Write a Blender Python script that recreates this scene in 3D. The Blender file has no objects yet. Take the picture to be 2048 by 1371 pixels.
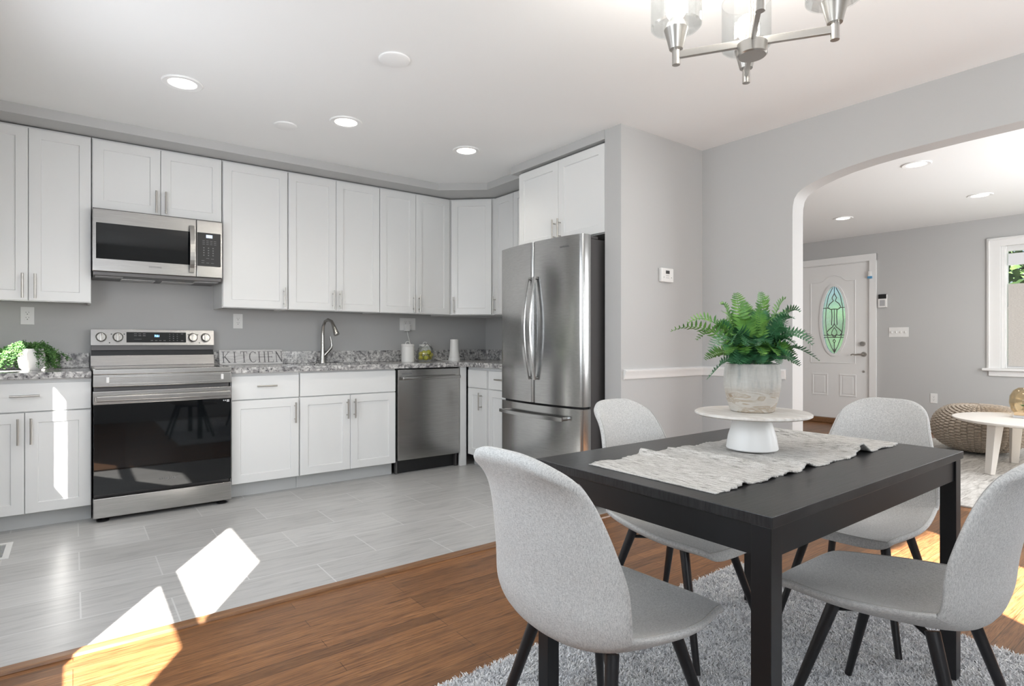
import bpy, bmesh, math, random
import numpy as np
from mathutils import Vector, Matrix
random.seed(7)
scene = bpy.context.scene
COL = scene.collection
PI = math.pi

# ------------------------------------------------------------------ camera
CAM_H = 1.085
HEAD = math.radians(37.2)
cd = bpy.data.cameras.new('camera'); cam = bpy.data.objects.new('camera', cd); COL.objects.link(cam)
cam.location = (0, 0, CAM_H); cam.rotation_euler = (PI/2, 0, -HEAD)
cd.sensor_width = 36; cd.lens = 1157/2048*36; cd.clip_start = .02; cd.clip_end = 200
scene.camera = cam

# ------------------------------------------------------------------ world, sun, exposure
scene.view_settings.view_transform = 'Standard'; scene.view_settings.look = 'None'
scene.view_settings.gamma = 1.0; scene.view_settings.use_curve_mapping = False
scene.view_settings.exposure = 0.29
w = bpy.data.worlds.new('world'); scene.world = w; w.use_nodes = True
nt = w.node_tree; bg = nt.nodes['Background']
sky = nt.nodes.new('ShaderNodeTexSky'); sky.sky_type = 'NISHITA'; sky.sun_disc = False
SUN_D = Vector((.52, .854, -.83)).normalized()        # the way sunlight travels
sky.sun_elevation = math.radians(39.7); sky.sun_rotation = math.radians(211)
nt.links.new(sky.outputs[0], bg.inputs[0]); bg.inputs[1].default_value = 0.12
sd = bpy.data.lights.new('sun', 'SUN'); sun = bpy.data.objects.new('sun', sd); COL.objects.link(sun)
sd.energy = 42; sd.angle = math.radians(.6); sd.color = (1, .97, .92)
sun.rotation_euler = SUN_D.to_track_quat('-Z', 'Y').to_euler(); sun.location = (-4, -6, 7)

def area(name, loc, target, sx, sy, power, color=(1, 1, 1)):
    d = bpy.data.lights.new(name, 'AREA'); d.shape = 'RECTANGLE'; d.size = sx; d.size_y = sy
    d.energy = power; d.color = color
    o = bpy.data.objects.new(name, d); COL.objects.link(o); o.location = loc
    o.rotation_euler = (Vector(target)-Vector(loc)).to_track_quat('-Z', 'Y').to_euler()
    return o
# daylight-coloured fill lights, added out of view along the left and rear walls
area('daylight_fill', (-.50, 1.29, 1.45), (2, 1.29, 1.0), .68, 1.2, 14, (.84, .93, 1))
area('daylight_fill', (-.50, 2.75, 1.25), (2, 2.9, .8), .8, 1.5, 22, (.88, .93, 1))  # added fill, solid wall behind it
area('daylight_fill', (.75, -.92, 1.55), (1.6, 3, 2.2), 2.2, 1.2, 25, (.90, .95, 1))  # added fill in front of the blind panel, no opening there
area('daylight_fill', (3.05, -.92, 1.55), (3.0, 2.6, 2.3), .7, 1.2, 28, (.93, .97, 1))  # added fill tilted to the ceiling, solid wall behind it
area('daylight_fill', (5.8, -.26, 1.40), (5.8, 4, 1.0), 2.6, 1.4, 70, (.96, .98, 1))

# ------------------------------------------------------------------ materials
def mat(name, color, rough=.5, metal=0., **k):
    m = bpy.data.materials.new(name); m.use_nodes = True
    b = m.node_tree.nodes['Principled BSDF']
    b.inputs['Base Color'].default_value = (*color, 1); b.inputs['Roughness'].default_value = rough
    b.inputs['Metallic'].default_value = metal
    for kk, v in k.items():
        b.inputs[kk].default_value = v
    return m
class NT:
    def __init__(s, m): s.t = m.node_tree; s.b = s.t.nodes['Principled BSDF']
    def n(s, typ, **k):
        x = s.t.nodes.new(typ)
        for kk, v in k.items():
            if kk.startswith('i_'):
                key = kk[2:]; key = int(key) if key.isdigit() else key.replace('_', ' ')
                x.inputs[key].default_value = v
            else: setattr(x, kk, v)
        return x
    def l(s, a, b): s.t.links.new(a, b)
    def coord(s, scale=(1, 1, 1), loc=(0, 0, 0), rot=(0, 0, 0)):
        tc = s.n('ShaderNodeTexCoord'); mp = s.n('ShaderNodeMapping')
        mp.inputs['Scale'].default_value = scale; mp.inputs['Location'].default_value = loc; mp.inputs['Rotation'].default_value = rot
        s.l(tc.outputs['Object'], mp.inputs[0]); return mp.outputs[0]
    def noise(s, vec, scale=5, detail=4, rough=.5, dist=0):
        x = s.n('ShaderNodeTexNoise'); s.l(vec, x.inputs['Vector'])
        x.inputs['Scale'].default_value = scale; x.inputs['Detail'].default_value = detail
        x.inputs['Roughness'].default_value = rough; x.inputs['Distortion'].default_value = dist
        return x.outputs['Fac']
    def ramp(s, fac, stops, interp='LINEAR'):
        r = s.n('ShaderNodeValToRGB'); r.color_ramp.interpolation = interp
        e = r.color_ramp.elements
        while len(e) < len(stops): e.new(.5)
        for q, (p, c) in zip(e, stops):
            q.position = p; q.color = (*c, 1) if len(c) == 3 else c
        s.l(fac, r.inputs[0]); return r.outputs[0]
    def mix(s, fac, a, b, mode='MIX'):
        x = s.n('ShaderNodeMix', data_type='RGBA', blend_type=mode)
        for inp, v in ((0, fac), (6, a), (7, b)):
            if hasattr(v, 'is_linked'): s.l(v, x.inputs[inp])
            elif isinstance(v, (int, float)): x.inputs[inp].default_value = v
            else: x.inputs[inp].default_value = (*v, 1)
        return x.outputs[2]
    def bump(s, h, strength=.2, dist=.01):
        x = s.n('ShaderNodeBump'); x.inputs['Strength'].default_value = strength; x.inputs['Distance'].default_value = dist
        s.l(h, x.inputs['Height']); s.l(x.outputs[0], s.b.inputs['Normal'])
    def color(s, c): s.l(c, s.b.inputs['Base Color'])

def m_paint(name, c, rough=.55, bump=.05):
    m = mat(name, c, rough); t = NT(m); t.bump(t.noise(t.coord(), 180, 2), bump, .002); return m
M = {}
M['wall'] = m_paint('wall_paint', (.505, .505, .50), .6)
M['ceiling'] = m_paint('ceiling_paint', (.90, .90, .895), .7)
M['white'] = mat('cabinet_white', (.80, .805, .80), .3)
M['trim'] = mat('trim_white', (.84, .835, .825), .35)
M['toe'] = mat('toe_kick_grey', (.56, .57, .57), .5)
M['plastic'] = mat('white_plastic', (.82, .815, .80), .35)
M['slot'] = mat('dark_slot', (.05, .05, .05), .5)
M['nickel'] = mat('brushed_nickel', (.52, .50, .47), .3, 1.)
M['chrome'] = mat('polished_nickel', (.47, .455, .43), .24, 1.)
M['black'] = mat('black_plastic', (.012, .012, .013), .4)
M['blackglass'] = mat('black_glass', (.005, .006, .007), .03)
M['screen'] = mat('grey_screen', (.007, .0085, .0095), .035)
def m_steel(name, base, axis, rough=.24):
    m = mat(name, base, rough, 1.); t = NT(m)
    sc = [9, 9, 9]; sc[axis] = .5                        # faint brushing along one axis
    n = t.noise(t.coord(tuple(x*22 for x in sc)), 1, 2)
    t.color(t.ramp(n, [(.35, tuple(x*.95 for x in base)), (.65, tuple(x*1.05 for x in base))])); return m
M['steel'] = m_steel('brushed_steel', (.45, .44, .425), 0)
M['steel_y'] = m_steel('brushed_steel_fridge', (.50, .50, .495), 1, .2)
M['steel_mw'] = m_steel('brushed_steel_microwave', (.36, .35, .34), 0, .27)
M['keypad'] = mat('matte_black_keypad', (.01, .01, .011), .38)
M['steel_dark'] = mat('dark_grey_steel', (.13, .125, .125), .4, .6)
# granite
m = mat('granite', (.6, .6, .6), .16); t = NT(m); v = t.coord()
n1 = t.noise(v, 38, 5, .65, .6); n2 = t.noise(v, 14, 4, .6, 1.2)
vo = t.n('ShaderNodeTexVoronoi', i_Scale=85.); t.l(v, vo.inputs['Vector'])
base = t.ramp(n1, [(.28, (.07, .07, .075)), (.42, (.34, .33, .33)), (.52, (.60, .59, .58)), (.66, (.84, .83, .81))])
blot = t.ramp(n2, [(.36, (.30, .30, .32)), (.5, (.75, .75, .75)), (.62, (1, 1, 1))])
c = t.mix(.8, base, blot, 'MULTIPLY')
spk = t.ramp(t.noise(v, 60, 2, .5), [(.33, (1, 1, 1)), (.36, (0, 0, 0))])
c = t.mix(spk, c, (.05, .05, .055)); t.color(c); M['granite'] = m
# floor tile
m = mat('grey_plank_tile', (.5, .5, .5), .32); t = NT(m); v = t.coord(loc=(-.025, -2.537, 0))
br = t.n('ShaderNodeTexBrick', offset=.5, i_Scale=1., i_Mortar_Size=.003, i_Mortar_Smooth=.1, i_Bias=0., i_Brick_Width=.62, i_Row_Height=.304)
br.inputs['Color1'].default_value = (.43, .425, .415, 1); br.inputs['Color2'].default_value = (.51, .505, .495, 1); br.inputs['Mortar'].default_value = (.58, .575, .57, 1)
t.l(v, br.inputs['Vector'])
g = t.noise(t.coord((1.6, 15, 1)), 2.2, 6, .6, 1.)
gr = t.ramp(g, [(.3, (.80, .80, .80)), (.5, (1.02, 1.02, 1.02)), (.7, (1.12, 1.11, 1.10))])
c = t.mix(1., br.outputs['Color'], gr, 'MULTIPLY'); t.color(t.mix(br.outputs['Fac'], c, (.59, .585, .575)))
t.bump(br.outputs['Fac'], -.15, .003); M['tile'] = m
# oak strip floor
m = mat('oak_strip_floor', (.4, .2, .08), .36); t = NT(m); v = t.coord()
br = t.n('ShaderNodeTexBrick', offset=.37, offset_frequency=3, i_Scale=1., i_Mortar_Size=.0013, i_Mortar_Smooth=.2, i_Bias=0., i_Brick_Width=1.15, i_Row_Height=.062)
br.inputs['Color1'].default_value = (.66, .65, .64, 1); br.inputs['Color2'].default_value = (1.2, 1.19, 1.17, 1); br.inputs['Mortar'].default_value = (.30, .28, .27, 1)
t.l(v, br.inputs['Vector'])
wv = t.noise(t.coord((1.3, 22, 1)), 2.4, 7, .62, 2.2); fine = t.noise(t.coord((6, 160, 1)), 2, 3, .6)
c = t.ramp(wv, [(.30, (.10, .041, .015)), (.46, (.215, .094, .035)), (.6, (.28, .130, .050)), (.75, (.335, .165, .068))])
c = t.mix(.9, c, br.outputs['Color'], 'MULTIPLY')
c = t.mix(.6, c, t.ramp(fine, [(.36, (.42, .36, .31)), (.5, (1.04, 1.04, 1.04))]), 'MULTIPLY'); t.color(c); t.bump(fine, .06, .002)
M['oak'] = m
m = mat('oak_trim', (.27, .125, .05), .32); t = NT(m); g = t.noise(t.coord((2, 60, 60)), 2, 5, .6, 1)
t.color(t.ramp(g, [(.3, (.13, .062, .028)), (.6, (.26, .13, .058))])); M['oak_trim'] = m
# black table
m = mat('black_oak_veneer', (.02, .02, .021), .31); t = NT(m); g = t.noise(t.coord((9, 190, 30)), 1, 4, .6, .4)
t.color(t.ramp(g, [(.35, (.008, .008, .0095)), (.7, (.028, .0275, .029))])); t.bump(g, .2, .002); M['table'] = m
M['tablemetal'] = mat('black_lacquer', (.007, .0075, .009), .35)
M['leg'] = mat('black_metal_leg', (.011, .011, .013), .35)
# chair linen
def m_linen(name, a, b, s=760):
    m = mat(name, a, .9, **{'Sheen Weight': .1}); t = NT(m)
    wx = t.noise(t.coord((1, .18, .18)), s, 3, .6); wy = t.noise(t.coord((.18, 1, 1)), s, 3, .6)
    mx = t.n('ShaderNodeMath', operation='ADD'); t.l(wx, mx.inputs[0]); t.l(wy, mx.inputs[1])
    hf = t.n('ShaderNodeMath', operation='MULTIPLY', i_1=.5); t.l(mx.outputs[0], hf.inputs[0])
    t.color(t.ramp(hf.outputs[0], [(.34, b), (.58, a)])); t.bump(hf.outputs[0], .35, .002); return m
M['linen'] = m_linen('oatmeal_linen', (.64, .635, .62), (.33, .33, .33))
M['seam'] = mat('linen_seam', (.42, .41, .39), .9)
# runner
m = mat('woven_runner', (.6, .6, .58), .95); t = NT(m)
g = t.noise(t.coord((230, 20, 20)), 1.2, 5, .7); h = t.noise(t.coord((300, 300, 300)), 1, 2)
c = t.ramp(g, [(.31, (.12, .118, .112)), (.41, (.38, .365, .335)), (.5, (.62, .60, .57)), (.7, (.72, .705, .68))])
t.color(t.mix(.3, c, t.ramp(h, [(.35, (.4, .4, .4)), (.6, (1, 1, 1))]), 'MULTIPLY')); t.bump(h, .6, .004); M['runner'] = m
# rugs
m = mat('grey_shag', (.5, .5, .5), .95); t = NT(m)
g = t.noise(t.coord(), 26, 5, .7); h = t.noise(t.coord(), 300, 2)
c = t.ramp(g, [(.3, (.62, .62, .64)), (.5, (.85, .85, .86)), (.7, (.95, .945, .93))])
t.color(t.mix(.5, c, t.ramp(h, [(.35, (.55, .55, .55)), (.6, (1.1, 1.1, 1.1))]), 'MULTIPLY')); M['shag'] = m
m = mat('striped_living_rug', (.5, .48, .45), .95); t = NT(m)
g = t.noise(t.coord((3, 22, 1)), 2, 6, .7, .8)
t.color(t.ramp(g, [(.3, (.24, .22, .20)), (.48, (.52, .50, .47)), (.65, (.68, .66, .63))])); t.bump(g, .4, .006); M['lrug'] = m
m = mat('knitted_cord', (.52, .44, .36), .9); t = NT(m); g = t.noise(t.coord(), 160, 3)
t.color(t.ramp(g, [(.35, (.33, .275, .22)), (.65, (.50, .43, .36))])); M['knit'] = m
# pot, ceramics
m = mat('whitewashed_wood', (.6, .57, .52), .7); t = NT(m)
v = t.coord((1, 1, 4.2)); g = t.noise(t.coord((22, 22, 3.2)), 2.2, 5, .65); sw = t.noise(v, 7, 3, .5, 2.6)
c = t.ramp(sw, [(.32, (.30, .215, .14)), (.42, (.47, .42, .36)), (.5, (.38, .31, .23)), (.58, (.53, .50, .45)), (.75, (.48, .44, .39))])
tc = t.n('ShaderNodeTexCoord'); sp = t.n('ShaderNodeSeparateXYZ'); t.l(tc.outputs['Object'], sp.inputs[0])
mr = t.n('ShaderNodeMapRange'); t.l(sp.outputs[2], mr.inputs[0])
mr.inputs[1].default_value = .05; mr.inputs[2].default_value = .085; mr.inputs[3].default_value = 0; mr.inputs[4].default_value = .85
c2 = t.ramp(g, [(.3, (.34, .35, .345)), (.5, (.50, .49, .46)), (.7, (.58, .57, .54))])
t.color(t.mix(mr.outputs[0], c, c2)); t.bump(g, .2, .004); M['pot'] = m
M['ceramic'] = mat('white_ceramic', (.80, .79, .77), .38)
m = mat('whitewashed_stand_top', (.72, .68, .63), .5); t = NT(m); g = t.noise(t.coord((40, 8, 1)), 2, 4)
t.color(t.ramp(g, [(.35, (.62, .57, .52)), (.65, (.78, .75, .71))])); M['standtop'] = m
def m_leaf(name, a, b, s=30):
    m = mat(name, a, .45, **{'Subsurface Weight': .0}); t = NT(m)
    t.color(t.ramp(t.noise(t.coord(), s, 3), [(.35, b), (.65, a)])); return m
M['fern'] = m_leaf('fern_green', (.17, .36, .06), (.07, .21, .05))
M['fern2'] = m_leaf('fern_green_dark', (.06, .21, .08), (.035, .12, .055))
M['ivy'] = m_leaf('ivy_green', (.12, .26, .07), (.05, .14, .04))
M['treeleaf'] = m_leaf('tree_green', (.10, .17, .05), (.045, .09, .03), 3)
M['stem'] = mat('stem_green', (.05, .10, .03), .6)
M['soil'] = mat('soil', (.03, .022, .016), .95)
m = mat('lemon_skin', (.45, .42, .05), .4); t = NT(m)
t.color(t.ramp(t.noise(t.coord(), 25, 2), [(.4, (.36, .40, .03)), (.6, (.62, .52, .05))])); M['fruit'] = m
def m_glass(name, c, trans=.88, rough=.02):
    m = bpy.data.materials.new(name); m.use_nodes = True; n = m.node_tree; n.nodes.clear()
    o = n.nodes.new('ShaderNodeOutputMaterial'); mx = n.nodes.new('ShaderNodeMixShader')
    tr = n.nodes.new('ShaderNodeBsdfTransparent'); gl = n.nodes.new('ShaderNodeBsdfGlossy')
    tr.inputs[0].default_value = (*c, 1); gl.inputs['Roughness'].default_value = rough
    lw = n.nodes.new('ShaderNodeLayerWeight'); lw.inputs[0].default_value = .35
    mr = n.nodes.new('ShaderNodeMapRange'); mr.inputs[3].default_value = 1-trans-.08; mr.inputs[4].default_value = 1-trans+.22
    n.links.new(lw.outputs['Fresnel'], mr.inputs[0])
    n.links.new(mr.outputs[0], mx.inputs[0]); n.links.new(tr.outputs[0], mx.inputs[1]); n.links.new(gl.outputs[0], mx.inputs[2])
    n.links.new(mx.outputs[0], o.inputs[0]); return m
M['glass'] = m_glass('clear_glass', (.97, .98, .98))
M['amber'] = m_glass('amber_glass', (.95, .89, .78), .9)
m = mat('seeded_glass', (.60, .73, .78), .12, **{'Transmission Weight': .9, 'IOR': 1.12}); t = NT(m); t.bump(t.noise(t.coord(), 55, 2), .5, .01); M['seeded'] = m
def m_emit(name, c, s):
    m = bpy.data.materials.new(name); m.use_nodes = True; b = m.node_tree.nodes['Principled BSDF']
    b.inputs['Base Color'].default_value = (.8, .8, .8, 1)
    b.inputs['Emission Color'].default_value = (*c, 1); b.inputs['Emission Strength'].default_value = s; return m
M['lamp'] = m_emit('lamp_diffuser', (1, .93, .80), 4.5)
M['bulb'] = m_emit('lit_bulb', (1, .95, .86), 6)
M['led'] = m_emit('blue_led', (.12, .42, 1), 5)
M['lcd'] = m_emit('blue_lcd', (.35, .55, .9), .45)
M['print'] = mat('pale_print', (.45, .45, .46), .5)
M['printdark'] = mat('dark_print', (.16, .16, .165), .5)
M['woodlight'] = mat('light_wood', (.62, .45, .27), .5)
M['paintwash'] = mat('whitewashed_wood_legs', (.74, .70, .65), .5)
m = mat('linen_shade', (.62, .58, .54), .9, **{'Transmission Weight': .0}); t = NT(m)
t.color(t.ramp(t.noise(t.coord((1, 14, 220)), 4, 4), [(.35, (.48, .45, .42)), (.65, (.68, .65, .61))])); M['shade'] = m
m = mat('sign_board', (.62, .61, .60), .8); t = NT(m)
t.color(t.ramp(t.noise(t.coord((8, 8, 60)), 2, 4), [(.35, (.54, .53, .525)), (.65, (.70, .69, .68))])); M['sign'] = m
M['signtext'] = mat('sign_letters', (.13, .125, .13), .8)
M['grass'] = mat('lawn', (.16, .18, .14), .9)
M['bluetape'] = mat('blue_tape', (.10, .32, .55), .5)
M['blind'] = mat('white_blind', (.78, .79, .81), .7)

# ------------------------------------------------------------------ mesh builder
def frame(o, a, n):                     # wall frame: point(s along, z up, d outward)
    o, a, n = Vector(o), Vector(a).normalized(), Vector(n).normalized()
    return lambda s, z, d=0.: Vector((o.x+a.x*s+n.x*d, o.y+a.y*s+n.y*d, o.z+z))
ID = lambda x, y, z=0.: Vector((x, y, z))
FB = frame((0, 4.35, 0), (1, 0, 0), (0, -1, 0))
class MB:
    def __init__(s): s.bm = bmesh.new()
    def hexa(s, c, bev=0., seg=2):
        t = bmesh.new(); v = [t.verts.new(p) for p in c]
        for f in ((0, 1, 2, 3), (4, 7, 6, 5), (0, 4, 5, 1), (1, 5, 6, 2), (2, 6, 7, 3), (3, 7, 4, 0)): t.faces.new([v[i] for i in f])
        bmesh.ops.recalc_face_normals(t, faces=t.faces)
        if bev: bmesh.ops.bevel(t, geom=t.edges[:], offset=bev, segments=seg, affect='EDGES', profile=.5)
        s.join(t); return s
    def join(s, t):
        me = bpy.data.meshes.new('tmp'); t.to_mesh(me); t.free(); s.bm.from_mesh(me); bpy.data.meshes.remove(me)
    def box(s, a, b, bev=0., seg=2):
        x0, y0, z0 = a; x1, y1, z1 = b
        return s.hexa([(x0, y0, z0), (x1, y0, z0), (x1, y1, z0), (x0, y1, z0), (x0, y0, z1), (x1, y0, z1), (x1, y1, z1), (x0, y1, z1)], bev, seg)
    def fbox(s, F, s0, s1, z0, z1, d0, d1, bev=0., seg=2):
        return s.hexa([F(s0, z0, d0), F(s1, z0, d0), F(s1, z0, d1), F(s0, z0, d1), F(s0, z1, d0), F(s1, z1, d0), F(s1, z1, d1), F(s0, z1, d1)], bev, seg)
    def prism(s, pts, z0, z1, bev=0.):                      # polygon in xy
        t = bmesh.new(); lo = [t.verts.new((x, y, z0)) for x, y in pts]; hi = [t.verts.new((x, y, z1)) for x, y in pts]
        n = len(pts); t.faces.new(lo[::-1]); t.faces.new(hi)
        for i in range(n): t.faces.new([lo[i], lo[(i+1) % n], hi[(i+1) % n], hi[i]])
        bmesh.ops.recalc_face_normals(t, faces=t.faces)
        if bev: bmesh.ops.bevel(t, geom=t.edges[:], offset=bev, segments=2, affect='EDGES')
        s.join(t); return s
    def fprism(s, F, pts, d0, d1, bev=0.):                  # polygon in (s,z) pushed along d
        t = bmesh.new(); lo = [t.verts.new(F(a, b, d0)) for a, b in pts]; hi = [t.verts.new(F(a, b, d1)) for a, b in pts]
        n = len(pts); t.faces.new(lo[::-1]); t.faces.new(hi)
        for i in range(n): t.faces.new([lo[i], lo[(i+1) % n], hi[(i+1) % n], hi[i]])
        bmesh.ops.recalc_face_normals(t, faces=t.faces)
        if bev: bmesh.ops.bevel(t, geom=t.edges[:], offset=bev, segments=2, affect='EDGES')
        s.join(t); return s
    def tube(s, pts, r, n=12, flat=None, cap=True):
        pts = [Vector(p) for p in pts]; rs = r if isinstance(r, (list, tuple)) else [r]*len(pts)
        t = bmesh.new(); rings = []; prev = None
        for i, p in enumerate(pts):
            d = (pts[min(i+1, len(pts)-1)]-pts[max(i-1, 0)]).normalized()
            if prev is None:
                up = Vector((0, 0, 1)) if abs(d.z) < .9 else Vector((1, 0, 0)); u = d.cross(up).normalized()
            else: u = (prev-d*prev.dot(d)).normalized()
            prev = u; v = d.cross(u); k = flat or 1.
            rings.append([t.verts.new(p+u*(math.cos(2*PI*j/n)*rs[i])+v*(math.sin(2*PI*j/n)*rs[i]*k)) for j in range(n)])
        for a, b in zip(rings, rings[1:]):
            for j in range(n): t.faces.new([a[j], a[(j+1) % n], b[(j+1) % n], b[j]])
        if cap: t.faces.new(rings[0][::-1]); t.faces.new(rings[-1])
        bmesh.ops.recalc_face_normals(t, faces=t.faces); s.join(t); return s
    def cyl(s, a, b, r0, r1=None, n=20): return s.tube([a, b], [r0, r0 if r1 is None else r1], n)
    def lathe(s, prof, c=(0, 0, 0), n=40, axis=None, close=False):   # prof [(r,z)]
        t = bmesh.new(); A = axis or (lambda x, y, z: Vector((c[0]+x, c[1]+y, c[2]+z)))
        rings = []
        for r, z in prof:
            if r < 1e-5: rings.append([t.verts.new(A(0, 0, z))])
            else: rings.append([t.verts.new(A(r*math.cos(2*PI*j/n), r*math.sin(2*PI*j/n), z)) for j in range(n)])
        for a, b in zip(rings, rings[1:]):
            for j in range(n):
                p, q = [a[j % len(a)], a[(j+1) % len(a)]], [b[(j+1) % len(b)], b[j % len(b)]]
                vs = list(dict.fromkeys(p+q))
                if len(vs) > 2: t.faces.new(vs)
        bmesh.ops.recalc_face_normals(t, faces=t.faces); s.join(t); return s
    def ball(s, c, r, sq=(1, 1, 1), n=16):
        t = bmesh.new(); bmesh.ops.create_uvsphere(t, u_segments=n, v_segments=n//2+2, radius=r)
        for v in t.verts: v.co = Vector((v.co.x*sq[0]+c[0], v.co.y*sq[1]+c[1], v.co.z*sq[2]+c[2]))
        s.join(t); return s
    def quad(s, *p):
        s.bm.faces.new([s.bm.verts.new(q) for q in p]); return s
    def grid(s, P, close=False):
        V = [[s.bm.verts.new(p) for p in row] for row in P]
        for i in range(len(V)-1):
            for j in range(len(V[0])-1): s.bm.faces.new([V[i][j], V[i][j+1], V[i+1][j+1], V[i+1][j]])
        return s
    def build(s, name, m, parent=None, smooth=True, ang=35):
        me = bpy.data.meshes.new(name)
        if parent is not None:
            L = root_loc(parent); bmesh.ops.translate(s.bm, verts=s.bm.verts, vec=-L)
        s.bm.to_mesh(me); s.bm.free(); return link(name, me, m, parent, smooth, ang)
def root_loc(o):
    L = Vector((0, 0, 0))
    while o is not None: L += o.location; o = o.parent
    return L
def link(name, me, m, parent=None, smooth=True, ang=35):
    if m: me.materials.append(M[m] if isinstance(m, str) else m)
    if smooth:
        me.polygons.foreach_set('use_smooth', [True]*len(me.polygons))
        try: me.set_sharp_from_angle(angle=math.radians(ang))
        except Exception: pass
    o = bpy.data.objects.new(name, me); COL.objects.link(o)
    if smooth and ang == 35:
        wm = o.modifiers.new('flat_faces', 'WEIGHTED_NORMAL'); wm.keep_sharp = True; wm.weight = 100
    if parent is not None: o.parent = parent
    return o
def tag(o, label, cat, group=None, kind=None):
    o['label'] = label; o['category'] = cat
    if group: o['group'] = group
    if kind: o['kind'] = kind
    return o
def thing(name, label, cat, loc=(0, 0, 0), group=None):
    o = bpy.data.objects.new(name, None); COL.objects.link(o); o.location = loc; o.empty_display_size = .1
    return tag(o, label, cat, group)
def struct(o): o['kind'] = 'structure'; return o
def copy_tree(o, parent=None):
    c = o.copy(); COL.objects.link(c)
    if parent is not None: c.parent = parent
    for ch in [x for x in bpy.data.objects if x.parent == o]: copy_tree(ch, c)
    return c
def text_mesh(txt, size, F, s, z, d, extrude=.0006, spacing=1., center=True, bold=0.):
    cu = bpy.data.curves.new('lettering', 'FONT'); cu.body = txt; cu.size = size; cu.extrude = extrude; cu.space_character = spacing
    cu.offset = bold
    if center: cu.align_x = 'CENTER'; cu.align_y = 'CENTER'
    o = bpy.data.objects.new('lettering', cu); COL.objects.link(o)
    me = bpy.data.meshes.new_from_object(o.evaluated_get(bpy.context.evaluated_depsgraph_get()))
    bpy.data.objects.remove(o); bpy.data.curves.remove(cu)
    bm = bmesh.new(); bm.from_mesh(me); bpy.data.meshes.remove(me)
    for v in bm.verts: v.co = F(s+v.co.x, z+v.co.y, d+v.co.z)
    b = MB(); b.bm.free(); b.bm = bm; return b

# ------------------------------------------------------------------ room shell
CZ = 2.485; BW = 4.96
def wallbox(name, a, b, m='wall'): return struct(MB().box(a, b).build(name, m, smooth=False))
struct(MB().box((-.7, 2.52, -.08), (3.5, 5.1, 0)).build('floor_kitchen', 'tile', smooth=False))
struct(MB().box((-.7, -1.1, -.08), (8.4, 2.52, -.001)).build('floor_wood', 'oak', smooth=False))
struct(MB().box((3.5, 2.52, -.08), (8.4, 4.8, -.001)).build('floor_living', 'oak', smooth=False))
struct(MB().hexa([(-.55, 2.505, -.001), (2.785, 2.505, -.001), (2.785, 2.560, -.001), (-.55, 2.560, -.001),
                  (-.55, 2.511, .011), (2.785, 2.511, .011), (2.785, 2.554, .011), (-.55, 2.554, .011)], .003).build('trim_threshold', 'oak_trim'))
struct(MB().box((-.7, -1.1, CZ), (8.4, 5.1, CZ+.1)).build('ceiling', 'ceiling', smooth=False))
wallbox('wall_back', (-.7, BW, 0), (3.79, BW+.1, CZ))
wallbox('wall_kitchen_right', (3.42, 2.66, 0), (3.79, BW, CZ))
wallbox('wall_stub', (2.786, 2.52, 0), (3.79, 2.66, CZ))
# arch wall: profile in (y, z)
AX0, AX1 = 3.655, 3.79
arch = [(1.857, 0), (1.857, 1.90), (1.855, 1.955), (1.846, 2.000), (1.826, 2.032), (1.784, 2.060), (1.72, 2.084), (1.639, 2.106), (1.548, 2.124), (1.42, 2.139), (1.293, 2.148), (1.0, 2.156), (.73, 2.159)]
arch += [(2*.73-y, z) for y, z in arch[-2::-1]]
FA = frame((AX0, 0, 0), (0, 1, 0), (1, 0, 0))
struct(MB().fprism(FA, [(2.52, 0), (2.52, CZ), (-1.1, CZ), (-1.1, 0)]+arch[::-1], 0, AX1-AX0).build('wall_arch', 'wall', smooth=True, ang=25))
# living room shell
wallbox('wall_living_side', (3.79, 4.7, 0), (8.4, 4.8, CZ))
LX = 8.2
FL = frame((LX, 0, 0), (0, -1, 0), (-1, 0, 0))        # s = -y
DY0, DY1, DZ = 3.16, 4.09, 2.145                        # door opening in y, top
WY0, WY1, WZ0, WZ1 = .86, 1.83, .805, 2.16              # window opening
b = MB()
for y0, y1, z0, z1 in ((-.4, WY0, 0, CZ), (WY0, WY1, 0, WZ0), (WY0, WY1, WZ1, CZ), (WY1, DY0, 0, CZ), (DY0, DY1, DZ, CZ), (DY1, 4.8, 0, CZ)):
    b.box((LX, y0, z0), (LX+.14, y1, z1))
struct(b.build('wall_living', 'wall', smooth=False))
b = MB()
for x0, x1, z0, z1 in ((3.79, 4.5, 0, CZ), (7.1, 8.4, 0, CZ), (4.5, 7.1, 0, .75), (4.5, 7.1, 2.15, CZ), (5.52, 5.56, .75, 2.15), (6.02, 6.06, .75, 2.15)):
    b.box((x0, -.4, z0), (x1, -.3, z1))
struct(b.build('wall_living_rear', 'wall', smooth=False))
# unseen blinds added in the outer two bays to keep direct sun out
struct(MB().box((4.5, -.36, .75), (5.52, -.35, 2.15)).build('added_blind_1', 'blind', smooth=False))
struct(MB().box((6.06, -.36, .75), (7.1, -.35, 2.15)).build('added_blind_2', 'blind', smooth=False))
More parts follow.
